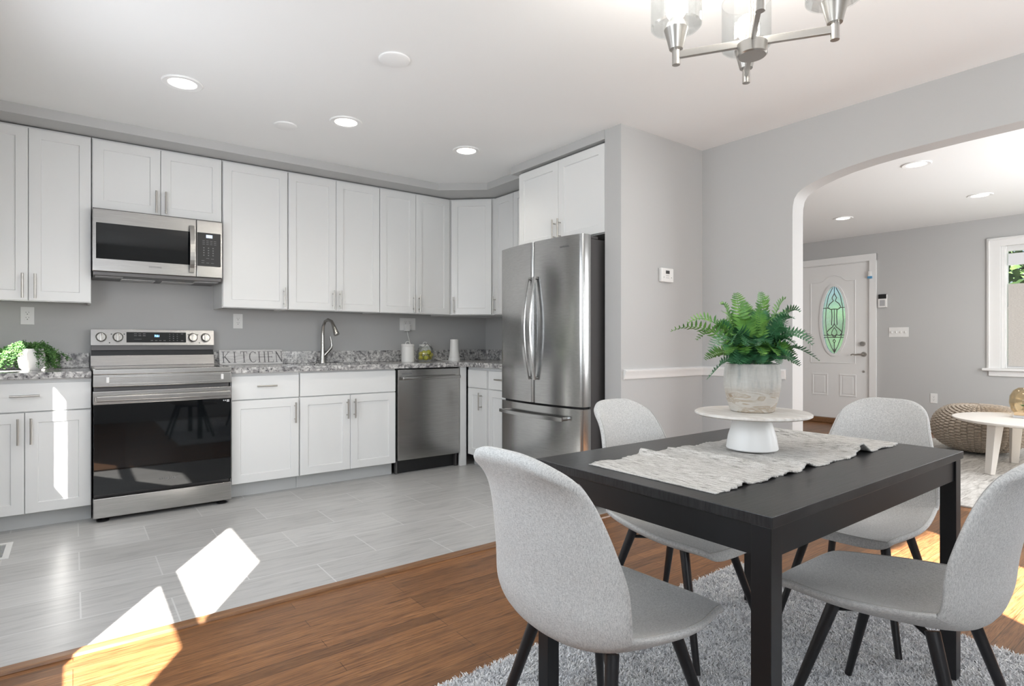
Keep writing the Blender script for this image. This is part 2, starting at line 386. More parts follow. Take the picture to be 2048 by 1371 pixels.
# left wall with the sunny window and the small panes beside the counter
def hole_wall(name, along, lo, hi, holes, fixed, m='wall'):
    b = MB(); ys = sorted({lo, hi}|{h[0] for h in holes}|{h[1] for h in holes})
    for y0, y1 in zip(ys, ys[1:]):
        hs = sorted([h for h in holes if h[0] <= y0+1e-6 and h[1] >= y1-1e-6], key=lambda h: h[2]); z = 0
        for h in hs+[(0, 0, CZ, CZ)]:
            if h[2] > z+1e-6:
                if along == 'y': b.box((fixed[0], y0, z), (fixed[1], y1, h[2]))
                else: b.box((y0, fixed[0], z), (y1, fixed[1], h[2]))
            z = h[3]
    return struct(b.build(name, m, smooth=False))
XS = -.57
holes = [(.915, 1.60, .84, 1.395), (.915, 1.60, 1.515, 2.07), (3.475, 3.593, .98, 1.59), (4.08, 4.36, 1.10, 1.60)]
hole_wall('wall_left', 'y', -1.1, BW, holes, (XS, -.55))
wallbox('wall_left_outer', (-.70, -1.1, 0), (XS-.001, .60, CZ))
# rear wall with one open window; unseen blind panel added behind the fill light
hole_wall('wall_rear', 'x', -.7, 3.655, [(1.98, 2.63, 1.05, 2.11)], (-.97, -.95))
struct(MB().box((-.4, -.949, .7), (1.85, -.94, 2.2)).build('added_blind_3', 'blind', smooth=False))  # added panel, the wall behind it has no opening
# soffit over the wall cabinets
struct(MB().prism([(-.55, BW), (-.55, 4.436), (2.556, 4.436), (2.886, 4.163), (2.886, 3.675), (2.78, 3.675), (2.78, 2.66), (3.42, 2.66), (3.42, BW)], 2.424, CZ).build('trim_soffit', 'wall', smooth=False))
# chair rail (profile swept on the stub wall and the arch wall)
RP = [(0, .850), (.010, .852), (.014, .862), (.014, .885), (.022, .895), (.024, .908), (.014, .914), (0, .916)]
def rail(name, F, s0, s1):
    return struct(MB().hexa([F(0, 0, 0)]*8).build(name, 'trim')) if 0 else struct(sweep(F, s0, s1, RP).build(name, 'trim', ang=50))
def sweep(F, s0, s1, prof):
    b = MB(); n = len(prof)
    A = [b.bm.verts.new(F(s0, z, d)) for d, z in prof]; B = [b.bm.verts.new(F(s1, z, d)) for d, z in prof]
    for i in range(n): b.bm.faces.new([A[i], A[(i+1) % n], B[(i+1) % n], B[i]])
    b.bm.faces.new(A[::-1]); b.bm.faces.new(B); bmesh.ops.recalc_face_normals(b.bm, faces=b.bm.faces); return b
FS = frame((0, 2.52, 0), (1, 0, 0), (0, -1, 0))
FAW = frame((AX0, 0, 0), (0, -1, 0), (-1, 0, 0))
rail('trim_rail_stub', FS, 2.808, 3.655); rail('trim_rail_arch', FAW, -2.52, -1.90)
BP = [(0, 0), (.013, 0), (.013, .085), (.008, .098), (0, .102)]
struct(sweep(FL, -3.07, .3, [(0, 0), (.016, 0), (.016, .10), (.010, .118), (0, .122)]).build('baseboard_living', 'trim', ang=50))
struct(sweep(FL, -3.07, .3, [(.016, 0), (.03, 0), (.03, .012), (.02, .02), (.016, .02)]).build('trim_shoe', 'oak_trim', ang=50))

# ------------------------------------------------------------------ front door of the living room
dr = struct(bpy.data.objects.new('door_1', None)); COL.objects.link(dr); dr.location = (LX, 3.63, 0)
def oval(cy, cz, ry, rz, n=48): return [(-(cy)+ry*math.cos(2*PI*i/n), cz+rz*math.sin(2*PI*i/n)) for i in range(n)]
OC, OZ, ORY, ORZ = 3.606, 1.396, .158, .457
b = MB(); ov = oval(OC, OZ, ORY, ORZ)
# slab with an oval hole: two halves around the oval
n = len(ov); z0, z1 = .075, 2.135; s0, s1 = -4.085, -3.165; cs = -OC
right = [(cs, z0), (s1, z0), (s1, z1), (cs, z1)]+[ov[i] for i in range(n//4, -1, -1)]+[ov[i] for i in range(n-1, 3*n//4-1, -1)]
left = [(cs, z1), (s0, z1), (s0, z0), (cs, z0)]+[ov[i] for i in range(3*n//4, n//4-1, -1)]
b.fprism(FL, right, -.05, -.01); b.fprism(FL, left, -.05, -.01)
slab = b.build('door_panel', 'trim', dr, smooth=False)
def ring(F, o1, o2, d0, d1, b=None):
    b = b or MB(); n = len(o1)
    V = [[b.bm.verts.new(F(*p, d)) for p in o] for o, d in ((o1, d0), (o1, d1), (o2, d1), (o2, d0))]
    for k in range(4):
        for i in range(n): b.bm.faces.new([V[k][i], V[k][(i+1) % n], V[(k+1) % 4][(i+1) % n], V[(k+1) % 4][i]])
    bmesh.ops.recalc_face_normals(b.bm, faces=b.bm.faces); return b
ring(FL, oval(OC, OZ, ORY+.03, ORZ+.03), oval(OC, OZ, ORY-.004, ORZ-.004), -.012, .002).build('oval_frame', 'trim', dr)
b = MB()
def rectring(b, s0, s1, z0, z1, wd, d0, d1):
    for a in ((s0, s1, z0, z0+wd), (s0, s1, z1-wd, z1), (s0, s0+wd, z0+wd, z1-wd), (s1-wd, s1, z0+wd, z1-wd)): b.fbox(FL, *a, d0, d1, .003)
for s0, s1 in ((-3.892, -3.684), (-3.53, -3.325)):
    rectring(b, s0, s1, .372, .668, .018, -.012, -.004); b.fbox(FL, s0+.035, s1-.035, .407, .633, -.012, -.005, .004)
top = [(-3.912, .815), (-3.338, .815), (-3.338, 1.915), (-3.43, 1.915), (-3.47, 1.93), (-3.52, 1.975), (-3.606, 2.0), (-3.69, 1.975), (-3.74, 1.93), (-3.79, 1.915), (-3.912, 1.915)]
b.tube([FL(s, z, -.009) for s, z in top+[top[0]]], .0055, 8, cap=False)
b.build('raised_moulding', 'trim', dr)
b = MB(); b.fprism(FL, oval(OC, OZ, ORY, ORZ), -.032, -.027); b.build('oval_pane', 'seeded', dr)
b = MB()
def lead(pts, r=.0048): b.tube([FL(-(OC)+s, OZ+z, -.024) for s, z in pts], r, 6)
for sx in (-1, 1):
    lead([(sx*.02, .44), (sx*.075, .33), (sx*.105, .18), (sx*.115, 0), (sx*.105, -.12), (sx*.085, -.24), (sx*.04, -.36), (0, -.44)])
    lead([(0, .36), (sx*.03, .30), (sx*.012, .26), (sx*.06, .22), (sx*.085, .17), (sx*.05, .145), (0, .15)], .006)
    lead([(sx*.035, .15), (sx*.03, .05), (sx*.036, -.06), (sx*.02, -.09), (0, -.05)], .006)
    lead([(sx*.02, -.09), (sx*.07, -.13), (sx*.10, -.17), (sx*.07, -.21), (sx*.03, -.2), (0, -.24)], .006)
    lead([(0, -.10), (sx*.03, -.15), (sx*.035, -.19), (0, -.215)], .005); lead([(0, -.26), (sx*.018, -.285), (0, -.31)], .005)
    lead([(0, -.39), (sx*.016, -.405), (0, -.42)], .005)
    for z, a in ((.165, .147), (-.205, .138)): lead([(sx*.06, z), (sx*a, z)])
lead([(0, .455), (0, .36)]); lead([(0, -.31), (0, -.455)]); lead([(-.135, -.235), (.135, -.235)]); lead([(0, .15), (0, -.05)])
b.build('leaded_came', 'steel_dark', dr)
b = MB(); b.lathe([(0, .03), (.028, .03), (.031, .022), (.033, .0), (0, 0)], n=28, axis=lambda x, y, z: FL(-3.243+x, 1.075+y, z-.01)); b.build('deadbolt', 'nickel', dr)
b = MB(); b.lathe([(0, .016), (.03, .016), (.034, .0), (0, 0)], n=28, axis=lambda x, y, z: FL(-3.233+x, .937+y, z-.01))
b.tube([FL(-3.233, .937, 0), FL(-3.233, .937, .05), FL(-3.27, .937, .055), FL(-3.31, .933, .055), FL(-3.345, .940, .055), FL(-3.365, .928, .053), FL(-3.36, .918, .053)], [.011, .011, .011, .009, .008, .007, .006])
b.build('lever_handle', 'nickel', dr)
b = MB(); b.lathe([(0, .014), (.012, .012), (.015, 0), (0, 0)], n=20, axis=lambda x, y, z: FL(-3.235+x, .715+y, z-.01)); b.build('door_viewer_cap', 'nickel', dr)
b = MB(); b.fbox(FL, -4.20, -4.09, 0, 2.235, 0, .02, .004).fbox(FL, -3.16, -3.075, 0, 2.235, 0, .02, .004).fbox(FL, -4.20, -3.075, 2.145, 2.235, 0, .021, .004)
b.fbox(FL, -4.09, -4.07, .07, 2.145, -.11, 0).fbox(FL, -3.18, -3.16, .07, 2.145, -.11, -.052).fbox(FL, -4.09, -3.16, 2.136, 2.146, -.11, 0)
b.build('door_casing', 'trim', dr)
b = MB().fbox(FL, -4.09, -3.16, 0, .072, -.12, .03, .01); b.build('door_sill', 'oak_trim', dr)
t_ = thing('door_sensor', 'small blue door contact sensor taped to the front door corner', 'sensor', FL(-3.15, 1.97, .02))
b = MB().fbox(FL, -3.165, -3.13, 1.93, 2.01, .02, .035, .006); b.build('sensor_body', 'plastic', t_)
b = MB().fbox(FL, -3.175, -3.12, 1.915, 1.945, .0195, .0365, .003); b.build('blue_tape', 'bluetape', t_)

# living room window
wn = struct(bpy.data.objects.new('window_1', None)); COL.objects.link(wn); wn.location = (LX, 1.35, .8)
b = MB(); cs = (-1.955, -.74)
b.fbox(FL, -1.955, -1.83, .78, 2.253, 0, .024, .006).fbox(FL, -.86, -.74, .78, 2.253, 0, .024, .006).fbox(FL, -1.955, -.74, 2.155, 2.253, 0, .025, .006)
b.fbox(FL, -1.94, -1.925, .78, 2.24, .02, .034, .004).fbox(FL, -1.94, -.75, 2.226, 2.24, .02, .034, .004)
b.build('window_casing', 'trim', wn)
b = MB().fbox(FL, -1.99, -.70, .775, .805, -.01, .06, .008).fbox(FL, -1.94, -.755, .715, .775, 0, .02, .008); b.build('window_sill', 'trim', wn)
b = MB()
for a in ((-1.83, -1.785, .805, 2.16), (-.905, -.86, .805, 2.16), (-1.785, -.905, 2.10, 2.16), (-1.785, -.905, .805, .85), (-1.785, -.905, 1.45, 1.49)): b.fbox(FL, *a, -.09, -.04, .004)
for a in ((-1.83, -1.80, .805, 2.16), (-.89, -.86, .805, 2.16)): b.fbox(FL, *a, -.14, 0, .003)
b.build('sash_frame', 'trim', wn)
MB().fbox(FL, -1.785, -.905, .85, 2.10, -.075, -.07).build('window_pane', 'glass', wn, smooth=False)
b = MB().fbox(FL, -1.775, -.915, .83, 1.735, -.03, -.026); b.build('window_shade', 'shade', wn, smooth=False)
b = MB().fbox(FL, -1.775, -.915, 1.94, 2.07, -.035, -.02, .004); b.build('shade_valance', 'blind', wn)
# outside: lawn and trees seen through the panes
struct(MB().box((8.36, -12, -.4), (40, 30, -.3)).build('ground', 'grass', smooth=False))
def outdoor_tree(x, y, h, label, seed, nl=2600):
    rnd = random.Random(seed); o = thing('garden_tree', label, 'tree', (x, y, -.3))
    MB().tube([(x, y, -.3), (x+.1, y+.05, h*.35), (x, y, h*.7)], [.16, .12, .05], 10).build('trunk', 'oak_trim', o)
    vs = []; fs = []
    for i in range(nl):
        a = rnd.uniform(0, 2*PI); u = rnd.uniform(-1, 1); r = 1.5*rnd.random()**.4
        c = Vector((r*math.sqrt(1-u*u)*math.cos(a), r*math.sqrt(1-u*u)*math.sin(a), h*.62+u*r*1.0))
        e1 = Vector((rnd.gauss(0, 1), rnd.gauss(0, 1), rnd.gauss(0, 1))).normalized()*.11; e2 = e1.orthogonal().normalized()*.06
        k = len(vs); vs += [c-e1, c+e2, c+e1, c-e2]; fs.append((k, k+1, k+2, k+3))
    me = bpy.data.meshes.new('crown'); me.from_pydata(vs, [], fs); link('crown', me, 'treeleaf', o, False)
outdoor_tree(12.5, 2.2, 3.6, 'leafy green tree outside the living room window', 1)
outdoor_tree(15.5, 6.3, 2.0, 'leafy green tree behind the oval glass of the front door', 2, 800)

# ------------------------------------------------------------------ cabinets
FBU = frame((0, 4.62, 0), (1, 0, 0), (0, -1, 0))
def shaker(F, s0, s1, z0, z1, d=0., th=.02, rail=.058, rec=.009):
    """one shaker door: front at depth d, frame with recessed panel"""
    b = MB(); e = .0025
    L = [(0, -th), (0, -e), (e, 0)]
    def rect(i): return [(s0+i, z0+i), (s1-i, z0+i), (s1-i, z1-i), (s0+i, z1-i)]
    loops = [(rect(0), d-th), (rect(0), d-e), (rect(e), d), (rect(rail), d), (rect(rail+.004), d-rec)]
    V = [[b.bm.verts.new(F(a, c, dd)) for a, c in r] for r, dd in loops]
    for A, B in zip(V, V[1:]):
        for i in range(4): b.bm.faces.new([A[i], A[(i+1) % 4], B[(i+1) % 4], B[i]])
    b.bm.faces.new(V[-1]); b.bm.faces.new(V[0][::-1]); bmesh.ops.recalc_face_normals(b.bm, faces=b.bm.faces); return b
def slabfront(F, s0, s1, z0, z1, d=0., th=.02): return MB().fbox(F, s0, s1, z0, z1, d-th, d, .0025)
def pull(F, parent, s, z, vertical=True, L=.15):
    b = MB(); r = .0062; p = L*.32
    if vertical:
        b.cyl(F(s, z-L/2, .032), F(s, z+L/2, .032), r, n=12)
        for q in (-p, p): b.cyl(F(s, z+q, -.001), F(s, z+q, .032), .0045, n=10)
    else:
        b.cyl(F(s-L/2, z, .032), F(s+L/2, z, .032), r, n=12)
        for q in (-p, p): b.cyl(F(s+q, z, -.001), F(s+q, z, .032), .0045, n=10)
    return b.build('pull_handle', 'nickel', parent)
def wall_cab(label, F, depth, s0, s1, z0, z1, doors, loc, bottom=True):
    """doors: list of (s0, s1, handle_s)"""
    o = thing('wall_cabinet', label, 'cabinet', loc, 'white wall cabinets')
    b = MB().fbox(F, s0, s1, z0, z1, -depth, -.021)
    if bottom:                                             # recessed underside with a small front lip
        b = MB().fbox(F, s0, s1, z0+.015, z1, -depth, -.021)
        for a in ((s0, s0+.016), (s1-.016, s1)): b.fbox(F, *a, z0, z0+.016, -depth, -.021)
        b.fbox(F, s0+.016, s1-.016, z0, z0+.016, -.04, -.021)
    b.build('cabinet_box', 'white', o, smooth=False)
    for a, c, h in doors:
        dm = shaker(F, a, c, z0+.004, z1-.012).build('cabinet_door', 'white', o, smooth=False)
        if h is not None: pull(F, dm, h, z0+.004+(.088 if z1-z0 > .7 else .085), True)
    return o
UZ0, UZ1 = 1.343, 2.418
g = .0025
wall_cab('tall white double wall cabinet at far left, above the ivy plant', FBU, .335, -.535, .094, UZ0, UZ1, [(-.533, -.2195, -.245), (-.2165, .0925, -.185)], (-.22, 4.8, UZ0))
wall_cab('short white double wall cabinet directly above the microwave', FBU, .335, .098, .862, 1.955, UZ1, [(.101, .4785, .452), (.4815, .8595, .508)], (.48, 4.8, 1.955))
wall_cab('white single door wall cabinet right of the microwave', FBU, .335, .866, 1.327, UZ0, UZ1, [(.869, 1.3245, 1.297)], (1.09, 4.8, UZ0))
wall_cab('white double wall cabinet above the faucet', FBU, .335, 1.329, 2.088, UZ0, UZ1, [(1.332, 1.7075, 1.68), (1.7105, 2.0865, 1.738)], (1.71, 4.8, UZ0))
wall_cab('white double wall cabinet above the canister and fruit jar', FBU, .335, 2.090, 2.786, UZ0, UZ1, [(2.092, 2.432, 2.407), (2.435, 2.782, 2.462)], (2.43, 4.8, UZ0))
# diagonal corner wall cabinet
p0, p1 = Vector((2.795, 4.628, 0)), Vector((3.083, 4.352, 0)); a = (p1-p0).normalized(); nrm = Vector((a.y, -a.x, 0))
if nrm.x > 0: nrm = -nrm
FD = frame(p0, a, nrm); Ld = (p1-p0).length
o = thing('wall_cabinet', 'white diagonal wall cabinet filling the kitchen corner above the tall white router', 'cabinet', (3.1, 4.65, UZ0), 'white wall cabinets')
MB().prism([(2.788, BW-.005), (2.788, 4.64), (2.802, 4.636), (3.09, 4.360), (3.095, 4.346), (3.415, 4.346), (3.415, BW-.005)], UZ0, UZ1).build('cabinet_box', 'white', o, smooth=False)
dm = shaker(FD, .012, Ld-.012, UZ0+.004, UZ1-.012, .016).build('cabinet_door', 'white', o, smooth=False); pull(lambda s, z, d=0.: FD(s, z, d+.016), dm, .035, UZ0+.09)
# wall cabinet on the fridge wall
FR = frame((3.085, 0, 0), (0, -1, 0), (-1, 0, 0))        # s = -y
wall_cab('white wall cabinet on the right wall, mostly behind the refrigerator', FR, .33, -4.344, -3.60, UZ0, UZ1, [(-4.338, -4.05, -4.313), (-4.046, -3.605, None)], (3.25, 3.97, UZ0))
FF = frame((2.792, 0, 0), (0, -1, 0), (-1, 0, 0))
wall_cab('deep white double wall cabinet above the refrigerator', FF, .62, -3.592, -2.664, 1.812, 2.414, [(-3.588, -3.130, -3.158), (-3.127, -2.668, -3.100)], (3.1, 3.13, 1.812), bottom=False)
# base cabinets
FBB = FB
def base_cab(label, F, depth, s0, s1, fronts, loc, toe=True, name='base_cabinet'):
    o = thing(name, label, 'cabinet', loc, 'white base cabinets')
    if 'sink' in label:
        b = MB().fbox(F, s0, s1, .10, .118, -depth, -.021).fbox(F, s0, s0+.016, .118, .876, -depth, -.021).fbox(F, s1-.016, s1, .118, .876, -depth, -.021)
        b.fbox(F, s0+.016, s1-.016, .118, .876, -depth, -depth+.008).fbox(F, s0+.016, s1-.016, .66, .876, -.039, -.021)
    else: b = MB().fbox(F, s0, s1, .10, .876, -depth, -.021)
    b.build('cabinet_box', 'white', o, smooth=False)
    if toe: MB().fbox(F, s0, s1, 0.0, .10, -.098, -.083).build('toe_kick', 'toe', o, smooth=False)
    for kind, a, c, z0, z1, h in fronts:
        if kind == 'door':
            dm = shaker(F, a, c, z0, z1).build('cabinet_door', 'white', o, smooth=False)
            if h is not None: pull(F, dm, h, z1-.105)
        else:
            dm = slabfront(F, a, c, z0, z1).build('drawer', 'white', o)
            if h is not None: pull(F, dm, h, (z0+z1)/2+.01, False, .135)
    return o
base_cab('white base cabinet with one drawer and two doors, left of the range', FB, .60, -.535, .090,
         [('drawer', -.533, .0875, .689, .852, -.22), ('door', -.533, -.2235, .100, .682, -.250), ('door', -.2205, .0875, .100, .682, -.192)], (-.22, 4.6, 0))
base_cab('narrow white base cabinet with drawer and single door, right of the range', FB, .60, .868, 1.332,
         [('drawer', .872, 1.3285, .689, .853, 1.10), ('door', .872, 1.3285, .105, .682, 1.298)], (1.1, 4.6, 0))
base_cab('wide white sink base cabinet with plain top panel and two doors', FB, .60, 1.334, 2.108,
         [('drawer', 1.337, 2.105, .689, .862, None), ('door', 1.337, 1.7195, .105, .682, 1.694), ('door', 1.7225, 2.105, .105, .682, 1.752)], (1.72, 4.6, 0))
FRB = frame((2.79, 0, 0), (0, -1, 0), (-1, 0, 0))
base_cab('white base cabinet on the right wall between the filler and the refrigerator', FRB, .60, -4.345, -3.60,
         [('drawer', -4.322, -4.032, .697, .850, None), ('drawer', -4.006, -3.606, .697, .850, -3.81), ('door', -4.322, -4.032, .105, .690, -4.108+.0), ('door', -4.006, -3.606, .105, .690, None)], (3.1, 3.97, 0))
o = MB().fbox(FB, 2.722, 2.789, 0, .876, -.02, 0.004, .002).build('filler_panel', 'white', smooth=True)
tag(o, 'narrow white floor to counter filler panel right of the dishwasher', 'panel')

# countertops
o = MB().box((-.548, 4.318, .877), (.090, 4.958, .915), .004).build('countertop', 'granite'); tag(o, 'short speckled granite countertop left of the range', 'countertop')
MB().box((-.548, 4.934, .9155), (.090, 4.958, 1.017), .003).build('backsplash', 'granite', o)
o = thing('countertop', 'long L shaped speckled granite countertop right of the range', 'countertop', (1.9, 4.6, .877))
b = MB().box((.862, 4.318, .877), (1.36, 4.958, .915), .0).box((1.36, 4.318, .877), (2.06, 4.43, .915)).box((1.36, 4.84, .877), (2.06, 4.958, .915)).box((2.06, 4.318, .877), (3.418, 4.958, .915)).box((2.758, 3.60, .877), (3.418, 4.318, .915))
b.build('slab', 'granite', o, smooth=False)
b = MB().box((.862, 4.934, .9155), (3.395, 4.958, 1.017), .003).box((3.394, 3.60, .9155), (3.418, 4.958, 1.017), .003); b.build('backsplash', 'granite', o)
s_ = thing('kitchen_sink', 'stainless undermount sink sunk into the granite below the faucet', 'sink', (1.71, 4.63, .72))
b = MB().box((1.362, 4.432, .72), (2.058, 4.838, .724)).box((1.362, 4.432, .724), (1.366, 4.838, .9)).box((2.054, 4.432, .724), (2.058, 4.838, .9)).box((1.366, 4.432, .724), (2.054, 4.436, .9)).box((1.366, 4.834, .724), (2.054, 4.838, .9))
b.build('basin', 'steel', s_, smooth=False)
MB().lathe([(0, 0), (.04, 0), (.045, .003), (.03, .005), (0, .004)], (1.71, 4.63, .724), 24).build('drain', 'chrome', s_)

# ------------------------------------------------------------------ range
rg = thing('range', 'freestanding stainless steel electric range with black glass oven door', 'range', (.476, 4.6, 0))
x0, x1 = .096, .857
FRG = frame((0, 4.28, 0), (1, 0, 0), (0, -1, 0))
b = MB().box((x0+.004, 4.345, .03), (x1-.004, 4.925, .905)); b.build('range_body', 'steel_dark', rg, smooth=False)
b = MB().fbox(FRG, x0, x1, .893, .925, -.06, .004, .004).box((x0, 4.30, .912), (x0+.012, 4.88, .929), .002).box((x1-.012, 4.30, .912), (x1, 4.88, .929), .002); b.build('cooktop_trim', 'steel', rg)
MB().box((x0+.012, 4.30, .915), (x1-.012, 4.875, .9265)).build('cooktop_glass', 'blackglass', rg, smooth=False)
b = MB().fbox(FRG, x0, x1, .818, .892, -.06, 0, .004); b.fbox(FRG, x0+.075, x1-.06, .872, .880, -.001, .003, .001).fbox(FRG, x0+.075, x1-.06, .832, .838, -.001, .003, .001)
fp = b.build('front_panel', 'steel', rg)
for s in (.168, .800): MB().fbox(FRG, s-.008, s+.008, .842, .878, 0, .010, .004).build('panel_clip', 'plastic', fp)
dm = MB().fbox(FRG, x0, x1, .712, .792, -.055, 0, .004).build('oven_door', 'steel', rg)
b = MB().fbox(FRG, x0+.002, x1-.002, .168, .711, -.055, -.001, .002); gl = b.build('oven_glass', 'blackglass', dm)
MB().fbox(FRG, .26, .745, .30, .60, -.001, -.0004).build('oven_window', 'screen', dm, smooth=False)
b = MB()
for s in (x0+.06, x1-.06): b.fbox(FRG, s-.012, s+.012, .742, .760, 0, .038, .003)
b.fbox(FRG, x0+.012, x1-.012, .732, .768, .030, .050, .008, 3); b.build('oven_handle', 'steel', dm)
text_mesh('SAMSUNG', .021, FRG, .487, .222, -.0009, .0004, 1.15).build('oven_lettering', 'printdark', dm, smooth=False)
b = MB(); 
for s, z, wd in ((.836, .697, .008), (.820, .699, .004), (.809, .699, .003)): b.fbox(FRG, s-wd, s+wd, z-.009 if wd > .005 else z-.004, z+.007 if wd > .005 else z+.004, -.001, .0002)
b.build('door_sticker', 'print', dm, smooth=False)
MB().fbox(FRG, x0, x1, .026, .146, -.055, 0, .005).build('storage_drawer', 'steel', rg)
for s in (x0+.05, x1-.05):
    MB().lathe([(0, 0), (.032, 0), (.034, .006), (.026, .012), (.012, .014), (.012, .04), (0, .04)], (s, 4.325, 0), 24).build('levelling_foot', 'black', rg)
    MB().lathe([(0, 0), (.032, 0), (.034, .006), (.026, .012), (.012, .014), (.012, .04), (0, .04)], (s, 4.88, 0), 24).build('levelling_foot', 'black', rg)
# backguard
FG = frame((0, 4.880, 0), (1, 0, 0), (0, -1, 0))
MB().hexa([(x0, 4.872, .9275), (x1, 4.872, .9275), (x1, 4.93, .9275), (x0, 4.93, .9275), (x0, 4.892, .998), (x1, 4.892, .998), (x1, 4.93, .998), (x0, 4.93, .998)], .002).build('backguard_base', 'steel', rg)
MB().box((x0+.003, 4.905, .998), (x1-.003, 4.93, 1.036)).build('vent_gap', 'black', rg, smooth=False)
MB().box((x0+.003, 4.885, 1.034), (x1-.003, 4.93, 1.07), .002).build('vent_band', 'steel_dark', rg)
CP0, CP1 = 4.872, 4.886
cp = MB().hexa([(x0, CP0, 1.068), (x1, CP0, 1.068), (x1, 4.935, 1.068), (x0, 4.935, 1.068), (x0, CP1, 1.181), (x1, CP1, 1.181), (x1, 4.935, 1.181), (x0, 4.935, 1.181)], .003).build('control_panel', 'steel_mw', rg)
tilt = (CP1-CP0)/.113
FCP = lambda s, z, d=0.: Vector((s, CP0+(z-1.068)*tilt-d, z))
ds = MB().fbox(FCP, .300, .668, 1.089, 1.162, -.001, .0012).build('display_glass', 'screen', cp, smooth=False)
text_mesh('7:21', .019, FCP, .484, 1.135, .0016, .0003, bold=.0004).build('clock_digits', 'led', ds, smooth=False)
b = MB()
for i in range(3):
    for z in (1.150, 1.137): b.fbox(FCP, .345+i*.026, .362+i*.026, z-.002, z+.002, .001, .0016)
b.fbox(FCP, .345, .39, 1.111, 1.113, .001, .0016).build('mode_keys', 'printdark', ds, smooth=False)
b = MB()
for i in range(4): b.fbox(FCP, .445+i*.026, .46+i*.026, 1.101, 1.105, .001, .0016)
b.build('start_keys', 'printdark', ds, smooth=False)
b = MB()
for i in range(3):
    for j in range(4): b.fbox(FCP, .560+i*.024, .567+i*.024, 1.102+j*.015, 1.106+j*.015, .001, .0016)
b.build('number_keys', 'printdark', ds, smooth=False)
MB().fbox(FCP, .635, .65, 1.15, 1.154, .001, .0016).build('timer_key', 'printdark', ds, smooth=False)
MB().fbox(FCP, .635, .65, 1.101, 1.105, .001, .0016).build('lock_key', 'printdark', ds, smooth=False)
for s in (.154, .250, .712, .797):
    kn = thing  # knob part
    b = MB(); b.lathe([(0, .03), (.024, .03), (.028, .026), (.032, .010), (.033, 0), (0, 0)], n=32, axis=lambda x, y, z: FCP(s+x, 1.126+y, z))
    b.fbox(FCP, s-.009, s+.009, 1.099, 1.153, .026, .045, .003); k_ = b.build('control_knob', 'chrome', cp)
    MB().fbox(FCP, s-.0012, s+.0012, 1.137, 1.150, .0448, .0456).build('pointer_line', 'printdark', k_, smooth=False)
b = MB()
for s, z in ((.213, 1.147), (.287, 1.147), (.683, 1.147), (.745, 1.147), (.202, 1.087), (.755, 1.087)): b.fbox(FCP, s-.004, s+.004, z-.003, z+.003, .0, .0006)
b.build('burner_marks', 'slot', cp, smooth=False)

# ------------------------------------------------------------------ over the range microwave
mw = thing('microwave', 'stainless over the range microwave with black glass door', 'microwave', (.475, 4.74, 1.53))
FM = frame((0, 4.535, 0), (1, 0, 0), (0, -1, 0)); m0, m1, ms = .098, .850, .686
MB().box((m0+.002, 4.57, 1.545), (m1-.002, 4.955, 1.953)).build('microwave_body', 'steel_dark', mw, smooth=False)
dm = MB().fbox(FM, m0, ms-.002, 1.545, 1.943, -.035, 0, .005).build('microwave_door', 'steel_mw', mw)
MB().fbox(FM, .117, ms-.012, 1.625, 1.855, -.001, .0015, .001).build('door_glass', 'blackglass', dm)
MB().fbox(FM, .165, .622, 1.665, 1.815, .0012, .002).build('inner_window', 'screen', dm, smooth=False)
b = MB(); pts = []
for i in range(13):
    u = i/12; z = 1.573+u*(1.895-1.573); d = .012+.034*math.sin(PI*u)**.6
    pts.append((z, d))
for (za, da), (zb, db) in zip(pts, pts[1:]):
    b.hexa([FM(.640, za, da), FM(.668, za, da), FM(.668, za, da+.009), FM(.640, za, da+.009), FM(.640, zb, db), FM(.668, zb, db), FM(.668, zb, db+.009), FM(.640, zb, db+.009)])
for z in (1.573, 1.880): b.fbox(FM, .642, .666, z, z+.015, 0, .016)
bmesh.ops.remove_doubles(b.bm, verts=b.bm.verts, dist=.0002); b.build('door_handle', 'chrome', dm)
text_mesh('SAMSUNG', .015, FM, .44, 1.592, .0006, .0004, 1.1).build('door_lettering', 'printdark', dm, smooth=False)
cpn = MB().fbox(FM, ms, m1, 1.545, 1.943, -.035, 0, .005).build('control_panel', 'steel_mw', mw)
kp = MB().fbox(FM, ms+.004, m1-.012, 1.623, 1.857, -.001, .0016, .001).build('keypad', 'keypad', cpn)
MB().fbox(FM, .745, .785, 1.822, 1.844, .0014, .0022).build('display', 'lcd', kp, smooth=False)
b = MB()
for j in range(3):
    for i in range(4): b.fbox(FM, .722+i*.024, .737+i*.024, 1.800-j*.012, 1.803-j*.012, .0014, .0021)
for j in range(4):
    for i in range(3): b.fbox(FM, .727+i*.029, .735+i*.029, 1.748-j*.017, 1.755-j*.017, .0014, .0021)
for i, (s, z) in enumerate(((.755, 1.677), (.785, 1.675), (.725, 1.66), (.725, 1.645), (.755, 1.645), (.785, 1.645))): b.fbox(FM, s-.009, s+.009, z, z+.003, .0014, .0021)
b.build('key_legends', 'printdark', kp, smooth=False)
MB().box((m0+.004, 4.555, 1.520), (m1-.004, 4.95, 1.546), .004).build('underside_panel', 'steel_dark', mw)
for s in (.19, .76): MB().box((s-.075, 4.60, 1.517), (s+.075, 4.70, 1.5215), .001).build('lamp_lens', 'print', mw)
for s in (.36, .60): MB().box((s-.10, 4.73, 1.5165), (s+.10, 4.90, 1.5215), .001).build('grease_filter', 'steel', mw)

